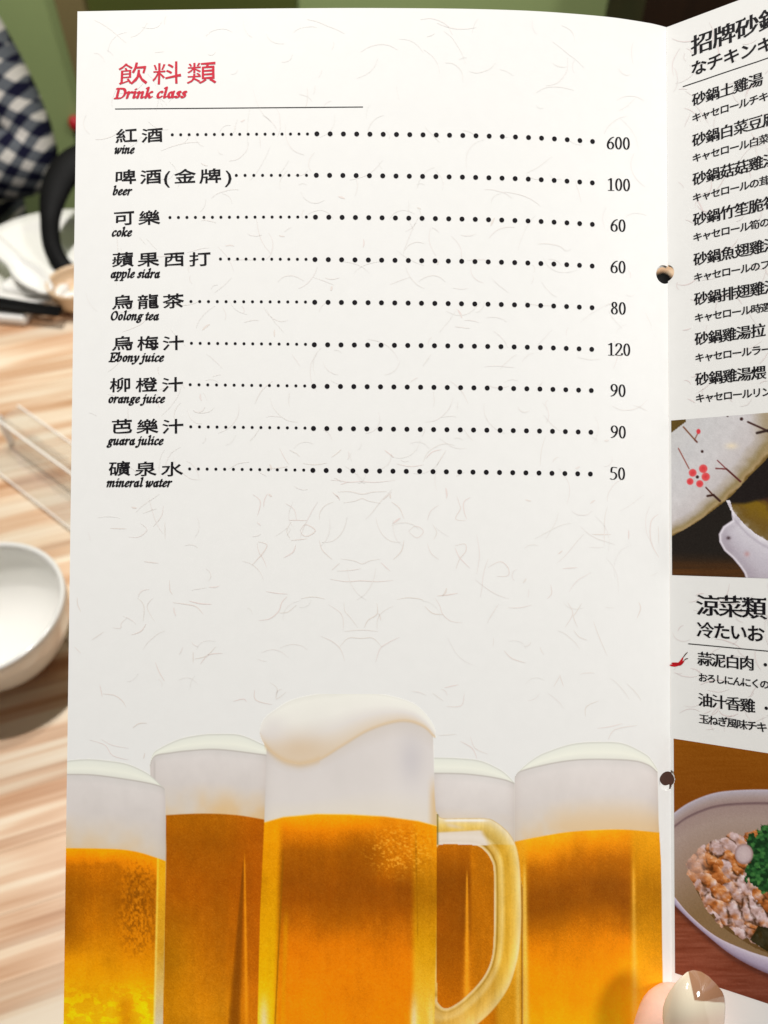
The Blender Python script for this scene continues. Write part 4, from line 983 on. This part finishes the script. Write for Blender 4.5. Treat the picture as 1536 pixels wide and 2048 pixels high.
# ------------------------------------------------------------------ crockery
M_porc = noisy(mat('white_porcelain', (.85, .84, .80), .14, .5, Coat_Weight=.3), 14, .97, 1.02)
def bowl(name, label, rim_px, rim_h, R, foot=.5, m=M_porc, cat='bowl', depth=None):
    c = on_table(rim_px[0], rim_px[1], rim_h); H = rim_h
    th = .0035
    prof = [(0, .004)] + [(R * foot * k, .004) for k in (.5, .95)] + [(R * foot, 0.0), (R * foot * 1.06, 0.0), (R * foot * 1.08, .006)]
    prof = [(0, .003), (R * foot * .9, .003), (R * foot * .92, 0), (R * foot, 0), (R * foot * 1.02, .005)]
    for k in np.linspace(.1, 1, 12): prof.append((R * (foot + .04 + (1 - foot - .04) * math.sin(k * math.pi / 2) ** .8), .005 + (H - .005) * k ** 1.25))
    prof.append((R - th * .4, H + .0012)); prof.append((R - th, H - .0005))
    for k in np.linspace(.95, 0, 14): prof.append((max(0.0, (R - th) * math.sin(k * math.pi / 2) ** .85), .009 + (H - .010) * k ** 1.9))
    o = top(name, label, cat, (c[0], c[1], TABLE + .0002), bm_mesh(name, lathe(prof, 72), m))
    return o
bowl('bowl', 'white porcelain bowl on the table at the lower left corner', (-38, 1213), .058, .0535, .48)

def plate(name, label, px, R, H=.016):
    c = on_table(*px, H)
    prof = [(0, .002), (R * .55, .002), (R * .56, 0), (R * .62, 0), (R * .64, .003), (R * .85, H * .62), (R, H), (R - .001, H + .0018), (R * .84, H * .62 + .003), (R * .66, .006), (0, .0055)]
    return top(name, label, 'plate', (c[0], c[1], TABLE + .0002), bm_mesh(name, lathe(prof, 72), M_porc))
plate('plate', 'round white plate at the far side of the table behind the spoon', (100, 508), .090)

def spoon():
    """Chinese porcelain spoon: boat bowl and deep grooved handle"""
    a = on_table(98, 583, .03); b = on_table(-45, 455, .045)
    root = top('spoon', 'white porcelain soup spoon propped on its rest in front of the plate', 'spoon', tuple(a))
    A = Vector(a) - root.location; B = Vector(b) - root.location; d = (B - A).normalized(); side = d.cross(Vector((0, 0, 1))).normalized(); up = side.cross(d)
    rows = []
    L = (B - A).length; n = 26
    bm = bmesh.new()
    for i in range(n):
        k = i / (n - 1); p = A + d * (L * k)
        wd = .014 * math.sin(min(1, k / .5) * math.pi * .93) ** .6 if k < .5 else 0
        wd = max(wd, .0085 + .002 * k) if k > .12 else max(.21 * .05, .014 * (k / .12) ** .5) * .8 if k > 0 else .004
        dep = .012 * math.sin(min(1, k / .5) * math.pi * .9) if k < .5 else .002
        dep = max(dep, .0035)
        rows.append([bm.verts.new(p + side * wd * math.cos(t) - up * dep * math.sin(t)) for t in np.linspace(0, math.pi, 13)])
    for r0, r1 in zip(rows, rows[1:]):
        for j in range(12): bm.faces.new((r0[j], r0[j + 1], r1[j + 1], r1[j]))
    bmesh.ops.recalc_face_normals(bm, faces=bm.faces); bmesh.ops.solidify(bm, geom=bm.faces[:], thickness=.0032)
    link('spoon_body', bm_mesh('spoon_body', bm, M_porc), root)
spoon()
def rest():
    c = on_table(78, 592, .006); bm = bmesh.new(); box(bm, (-.033, -.012, 0), (.033, .012, .012), .005)
    for v in bm.verts: v.co.z += .010 * (v.co.x / .033) ** 2 * (v.co.z > .006)
    o = top('spoon_rest', 'small white porcelain rest under the soup spoon', 'spoon rest', (c[0], c[1], TABLE + .0002), bm_mesh('spoon_rest', bm, M_porc)); o.rotation_euler.z = -.25
    c = on_table(10, 628, .006); bm = bmesh.new(); box(bm, (-.036, -.011, 0), (.026, .011, .012), .005)
    o = top('chopstick_rest', 'low white porcelain rest under the black chopsticks', 'chopstick rest', (c[0], c[1], TABLE + .0002), bm_mesh('chopstick_rest', bm, M_porc)); o.rotation_euler.z = -.12
rest()
M_blk = noisy(mat('black_plastic', (.004, .004, .004), .6, .12), 60, .8, 1.3)
def chopsticks():
    for k, (a, b, lab) in enumerate([((122, 619), (-190, 572), 'upper black chopstick of the pair lying across the white rests'), ((118, 628), (-190, 590), 'lower black chopstick of the pair lying across the white rests')]):
        p, q = on_table(*a, .016), on_table(*b, .020); bm = loft([Vector(p) - Vector(p), (Vector(q) - Vector(p)) * .5, Vector(q) - Vector(p)], [.0030, .0040, .0046], 12)
        top('chopstick', lab, 'chopstick', tuple(p), bm_mesh('chopstick', bm, M_blk), group='black chopsticks on their rest')
chopsticks()
M_beige = noisy(mat('beige_glaze', tuple(lin((226, 196, 160)) * .9), .3, .5), 20, .95, 1.03)
bowl('cup', 'small beige cup beside the spoon, half hidden by the menu edge', (152, 562), .030, .030, .6, M_beige, 'cup')

def kettle():
    f = .86
    c = at_depth(330, 470, f + .02); 
    root = top('kettle', 'black kettle behind the menu with a large curved loop handle', 'kettle', (c[0], c[1], TABLE + .0002))
    H = .13; prof = [(0, .0), (.055, 0), (.066, .01), (.072, .05), (.066, .09), (.045, .118), (.03, .124), (.03, .13), (.012, .136), (.012, .146), (0, .150)]
    link('kettle_body', bm_mesh('kettle_body', lathe(prof, 56), M_blk), root)
    pts = [(225, 335), (185, 311), (150, 325), (124, 352), (107, 392), (100, 440), (104, 490), (122, 528), (152, 553), (200, 560), (240, 545)]
    wd = [.014, .015, .0175, .0175, .0150, .0105, .0100, .0100, .0105, .010, .010]
    P = catmull(pts, 4); W = np.interp(np.linspace(0, len(pts) - 1, len(P)), range(len(pts)), wd)
    F_ = [f + .02 * abs(k - .5) for k in np.linspace(0, 1, len(P))]
    Q = [Vector(at_depth(x, y, ff)) - root.location for (x, y), ff in zip(P, F_)]
    bm = loft(Q, [(.007, float(v_)) for v_ in W], 20, squash=tuple(-FV))
    link('handle', bm_mesh('handle', bm, M_blk), root)
kettle()
def acrylic():
    m = mat('clear_acrylic', (1, 1, 1), .04, .5); nt = m.node_tree
    tr = nt.nodes.new('ShaderNodeBsdfTransparent'); tr.inputs[0].default_value = (.99, .99, .99, 1); gl = nt.nodes.new('ShaderNodeBsdfGlossy'); gl.inputs[1].default_value = .06
    lw = nt.nodes.new('ShaderNodeLayerWeight'); lw.inputs[0].default_value = .25; mx = nt.nodes.new('ShaderNodeMixShader')
    fr = nt.nodes.new('ShaderNodeMapRange'); fr.inputs['To Min'].default_value = .04; fr.inputs['To Max'].default_value = .3; nt.links.new(lw.outputs['Facing'], fr.inputs['Value'])
    nt.links.new(fr.outputs[0], mx.inputs[0]); nt.links.new(tr.outputs[0], mx.inputs[1]); nt.links.new(gl.outputs[0], mx.inputs[2]); df = nt.nodes.new('ShaderNodeBsdfDiffuse'); df.inputs[0].default_value = (.85, .83, .80, 1); m5 = nt.nodes.new('ShaderNodeMixShader'); m5.inputs[0].default_value = .09; nt.links.new(mx.outputs[0], m5.inputs[1]); nt.links.new(df.outputs[0], m5.inputs[2]); nt.links.new(m5.outputs[0], nt.nodes['Material Output'].inputs[0])
    a = on_table(8, 842, .030); b = on_table(205, 985, .030)
    d = Vector(b) - Vector(a); d.z = 0; L = d.length; ang = math.atan2(d.y, d.x)
    root = top('acrylic_stand', 'clear acrylic stand lying on the table beside the menu edge', 'stand', (a[0], a[1], TABLE + .0002)); root.rotation_euler.z = ang
    bm = bmesh.new(); box(bm, (-.004, -.030, 0), (L, -.004, .004), .001); link('base', bm_mesh('base', bm, m, False), root)
    bm = bmesh.new(); box(bm, (-.004, -.004, .0002), (L, .002, .032), .001); link('upright', bm_mesh('upright', bm, m, False), root)
    bm = bmesh.new(); box(bm, (-.004, .0022, .026), (L, .018, .032), .001); link('lip', bm_mesh('lip', bm, m, False), root)
    ed = mat('edge_glint_paint', (.88, .85, .80), .12, .6)  # opaque pale strips standing in for bright glints along the acrylic edges
    for lo, hi in [((-.0038, -.0046, .0322), (L, -.0030, .0334)), ((-.0038, .0170, .0322), (L, .0182, .0334)), ((-.0052, -.004, .001), (-.0042, .002, .033)), ((-.0038, -.0308, .0042), (L, -.0298, .0050))]:
        bm = bmesh.new(); box(bm, lo, hi, .0002); link('edge', bm_mesh('edge', bm, ed, False), root)
acrylic()
def stirrer():
    p, q = on_table(104, 1252, .004), on_table(178, 1308, .004)
    bm = loft([Vector((0, 0, 0)), Vector(q) - Vector(p)], [.0018, .0018], 10)
    top('stirring_stick', 'thin pale stick on the table beside the white bowl', 'stick', tuple(p), bm_mesh('stirring_stick', bm, mat('pale_plastic', (.75, .68, .62), .3)))
stirrer()
def peek():
    c = on_table(1320, 576, .01)
    prof = [(0, 0), (.018, 0), (.022, .006), (.021, .014), (.012, .02), (.006, .026), (0, .027)]
    top('knobbed_cover', 'black knobbed cover glimpsed through the upper punched hole', 'cover', (c[0], c[1], TABLE + .0002), bm_mesh('knobbed_cover', lathe(prof, 32), M_blk))
    c = on_table(1338, 1600, .01)
    top('sauce_dish', 'dark brown dish glimpsed through the lower punched hole', 'dish', (c[0], c[1], TABLE + .0002), bm_mesh('dark_dish', lathe([(0, 0), (.03, 0), (.04, .008), (.046, .02), (.044, .02), (.036, .008), (0, .005)], 40), mat('brown_glaze', tuple(lin((56, 26, 10))), .5, .2)))
peek()

# ------------------------------------------------------------------ room beyond the table
WY = 1.50
M_green = noisy(mat('green_paint', tuple(lin((168, 186, 124))), .6, .3), 3, .9, 1.08, .1, .001)
M_olive = noisy(mat('olive_panel', tuple(lin((92, 100, 44))), .6, .3), 3, .9, 1.1)
M_dkwood = noisy(mat('dark_wood', tuple(lin((40, 24, 10))), .5, .3), 6, .7, 1.3, stretch=(6, 1, 1))
M_post = noisy(mat('brown_post', tuple(lin((140, 124, 82))), .6, .3), 4, .9, 1.1)
def wallbox(name, x0, x1, y0, y1, z0, z1, m, **kw):
    bm = bmesh.new(); box(bm, (x0, y0, z0), (x1, y1, z1)); return link(name, bm_mesh(name, bm, m, False), None, **kw)
wallbox('wall', -2.2, 2.4, WY, WY + .1, 0, 2.6, M_green, kind='structure')
fl = wallbox('floor', -2.2, 2.4, -1.2, WY, -.05, 0, noisy(mat('floor_tiles', (.06, .045, .03), .5), 5, .8, 1.2), kind='structure')
def xat(px, Y): return at_y(px, 0, Y)[0]
x0, x1 = xat(108, WY - .03), xat(166, WY - .03)
o = wallbox('post', x0, x1, WY - .03, WY - .001, 0.001, 2.59, M_post); o['label'] = 'brown wooden post on the green wall left of the menu'; o['category'] = 'post'
x0, x1 = xat(167, WY - .012), xat(592, WY - .012)
o = wallbox('wall_panel', x0, x1, WY - .012, WY - .001, 0.001, 2.59, M_olive); o['label'] = 'dark olive wall panel beside the brown post, above the menu top'; o['category'] = 'panel'
x0, x1 = xat(1284, 1.30), xat(1284, 1.30) + .9
o = wallbox('cabinet', x0, x1, 1.28, WY - .002, 0.001, 1.9, M_dkwood); o['label'] = 'dark brown wooden cabinet behind the upper end of the fold'; o['category'] = 'cabinet'
c = at_y(151, 248, WY - .05)
bm = bmesh.new(); bmesh.ops.create_uvsphere(bm, u_segments=24, v_segments=16, radius=.012)
for v in bm.verts: v.co.z *= 1.25
o = top('red_ornament', 'small red ornament on the green wall at the menu edge', 'ornament', tuple(at_y(151, 248, WY - .0135)), bm_mesh('red_ornament', bm, mat('red_paint', (.6, .02, .03), .4)))

# ------------------------------------------------------------------ person in a gingham shirt across the table
def gingham():
    m = bpy.data.materials.new('gingham_cloth'); m.use_nodes = True; nt = m.node_tree; b = nt.nodes['Principled BSDF']
    b.inputs['Roughness'].default_value = .85; b.inputs['Specular IOR Level'].default_value = .15
    tc = nt.nodes.new('ShaderNodeTexCoord'); mp = nt.nodes.new('ShaderNodeMapping'); mp.inputs['Rotation'].default_value = (.25, .85, .1)
    nz = nt.nodes.new('ShaderNodeTexNoise'); nz.inputs['Scale'].default_value = 9
    va = nt.nodes.new('ShaderNodeVectorMath'); va.operation = 'MULTIPLY_ADD'; va.inputs[1].default_value = (.02, .02, .02)
    nt.links.new(tc.outputs['Object'], mp.inputs[0]); nt.links.new(tc.outputs['Object'], nz.inputs[0]); nt.links.new(nz.outputs['Color'], va.inputs[0]); nt.links.new(mp.outputs[0], va.inputs[2])
    sp = nt.nodes.new('ShaderNodeSeparateXYZ'); nt.links.new(va.outputs[0], sp.inputs[0])
    outs = []
    for ax in ('X', 'Z'):
        k = nt.nodes.new('ShaderNodeMath'); k.operation = 'MULTIPLY'; k.inputs[1].default_value = 2 * math.pi / .0255; nt.links.new(sp.outputs[ax], k.inputs[0])
        s = nt.nodes.new('ShaderNodeMath'); s.operation = 'SINE'; nt.links.new(k.outputs[0], s.inputs[0])
        g = nt.nodes.new('ShaderNodeMapRange'); g.inputs['From Min'].default_value = -.12; g.inputs['From Max'].default_value = .12; nt.links.new(s.outputs[0], g.inputs[0]); outs.append(g)
    ad = nt.nodes.new('ShaderNodeMath'); ad.operation = 'ADD'; nt.links.new(outs[0].outputs[0], ad.inputs[0]); nt.links.new(outs[1].outputs[0], ad.inputs[1])
    hv = nt.nodes.new('ShaderNodeMath'); hv.operation = 'MULTIPLY'; hv.inputs[1].default_value = .5; nt.links.new(ad.outputs[0], hv.inputs[0])
    r = nt.nodes.new('ShaderNodeValToRGB'); e = r.color_ramp.elements
    e[0].position = .05; e[0].color = (*lin((20, 20, 44)), 1); e[1].position = .95; e[1].color = (*lin((214, 208, 200)), 1)
    x = e.new(.5); x.color = (*lin((98, 102, 108)), 1)
    nt.links.new(hv.outputs[0], r.inputs[0]); nt.links.new(r.outputs[0], b.inputs['Base Color'])
    return m
def person():
    Y = 1.16
    el_ = at_y(70, 340, Y); sh = at_y(-160, -30, Y + .06); sh[2] += .02
    hp = np.array([sh[0] - .20, Y + .16, .50])
    p = top('person', 'person in a navy and white gingham shirt seated across the table', 'person', (hp[0], hp[1], 0.0))
    def r_(v): return np.asarray(v, float) - np.array([hp[0], hp[1], 0])
    neck = np.array([hp[0] + .01, Y + .10, sh[2] + .09]); chest = np.array([hp[0], Y + .13, sh[2] - .10]); 
    shr = np.array([hp[0] - .21, Y + .11, sh[2]])
    wrist = np.array([el_[0] - .20, Y - .16, TABLE + .05])
    J = [(r_(hp), (.16, .12)), (r_(chest), (.165, .115)), (r_(neck), .055), (r_(neck + [0, -.01, .08]), .05), (r_(sh), .075), (r_((sh + el_) / 2), .078), (r_(el_), .074),
         (r_((el_ + wrist) / 2), .055), (r_(wrist), .035), (r_(shr), .07), (r_(shr + [-.08, -.02, -.24]), .06), (r_(shr + [0, -.22, -.30]), .045),
         (r_(hp + [.10, -.02, -.03]), .09), (r_(hp + [.12, -.38, -.02]), .065), (r_(hp + [.12, -.36, -.44]), .045), (r_(hp + [-.10, -.02, -.03]), .09), (r_(hp + [-.12, -.38, -.02]), .065), (r_(hp + [-.12, -.36, -.44]), .045)]
    E = [(0, 1), (1, 2), (2, 3), (1, 4), (4, 5), (5, 6), (6, 7), (7, 8), (1, 9), (9, 10), (10, 11), (0, 12), (12, 13), (13, 14), (0, 15), (15, 16), (16, 17)]
    link('clothed_body', skin_mesh('clothed_body', J, E, 0, gingham()), p)
    hd = r_(neck + [0, -.02, .20])
    bm = bmesh.new(); bmesh.ops.create_uvsphere(bm, u_segments=32, v_segments=24, radius=1)
    for v in bm.verts:
        v.co = Vector((v.co.x * .074, v.co.y * .092, v.co.z * .112)); 
        if v.co.y < -.05 and abs(v.co.x) < .014 and -.035 < v.co.z < .015: v.co.y -= .016
        if v.co.z < -.04: v.co.x *= .86
    bmesh.ops.translate(bm, verts=bm.verts, vec=Vector(hd)); link('head', bm_mesh('head', bm, M_skin), p)
    bm = bmesh.new(); bmesh.ops.create_uvsphere(bm, u_segments=32, v_segments=24, radius=1)
    bmesh.ops.delete(bm, geom=[v for v in bm.verts if v.co.z < -.1 or (v.co.y < -.45 and v.co.z < .45)], context='VERTS')
    for v in bm.verts: v.co = Vector((v.co.x * .082, v.co.y * .100, v.co.z * .122))
    bmesh.ops.translate(bm, verts=bm.verts, vec=Vector(hd) + Vector((0, .004, .004))); link('hair', bm_mesh('hair', bm, noisy(mat('black_hair', (.015, .012, .01), .5), 90, .6, 1.5)), p)
    # stool under the person
    s = top('stool', 'dark stool under the person in the gingham shirt', 'stool', (hp[0], hp[1] - .05, 0))
    bm = bmesh.new(); box(bm, (-.2, -.2, .34), (.2, .2, .375), .008); link('seat', bm_mesh('seat', bm, M_dkwood, False), s)
    for a in (-.17, .17):
        for b_ in (-.17, .17):
            bm = bmesh.new(); box(bm, (a - .018, b_ - .018, 0), (a + .018, b_ + .018, .339)); link('leg', bm_mesh('leg', bm, M_dkwood, False), s)
person()
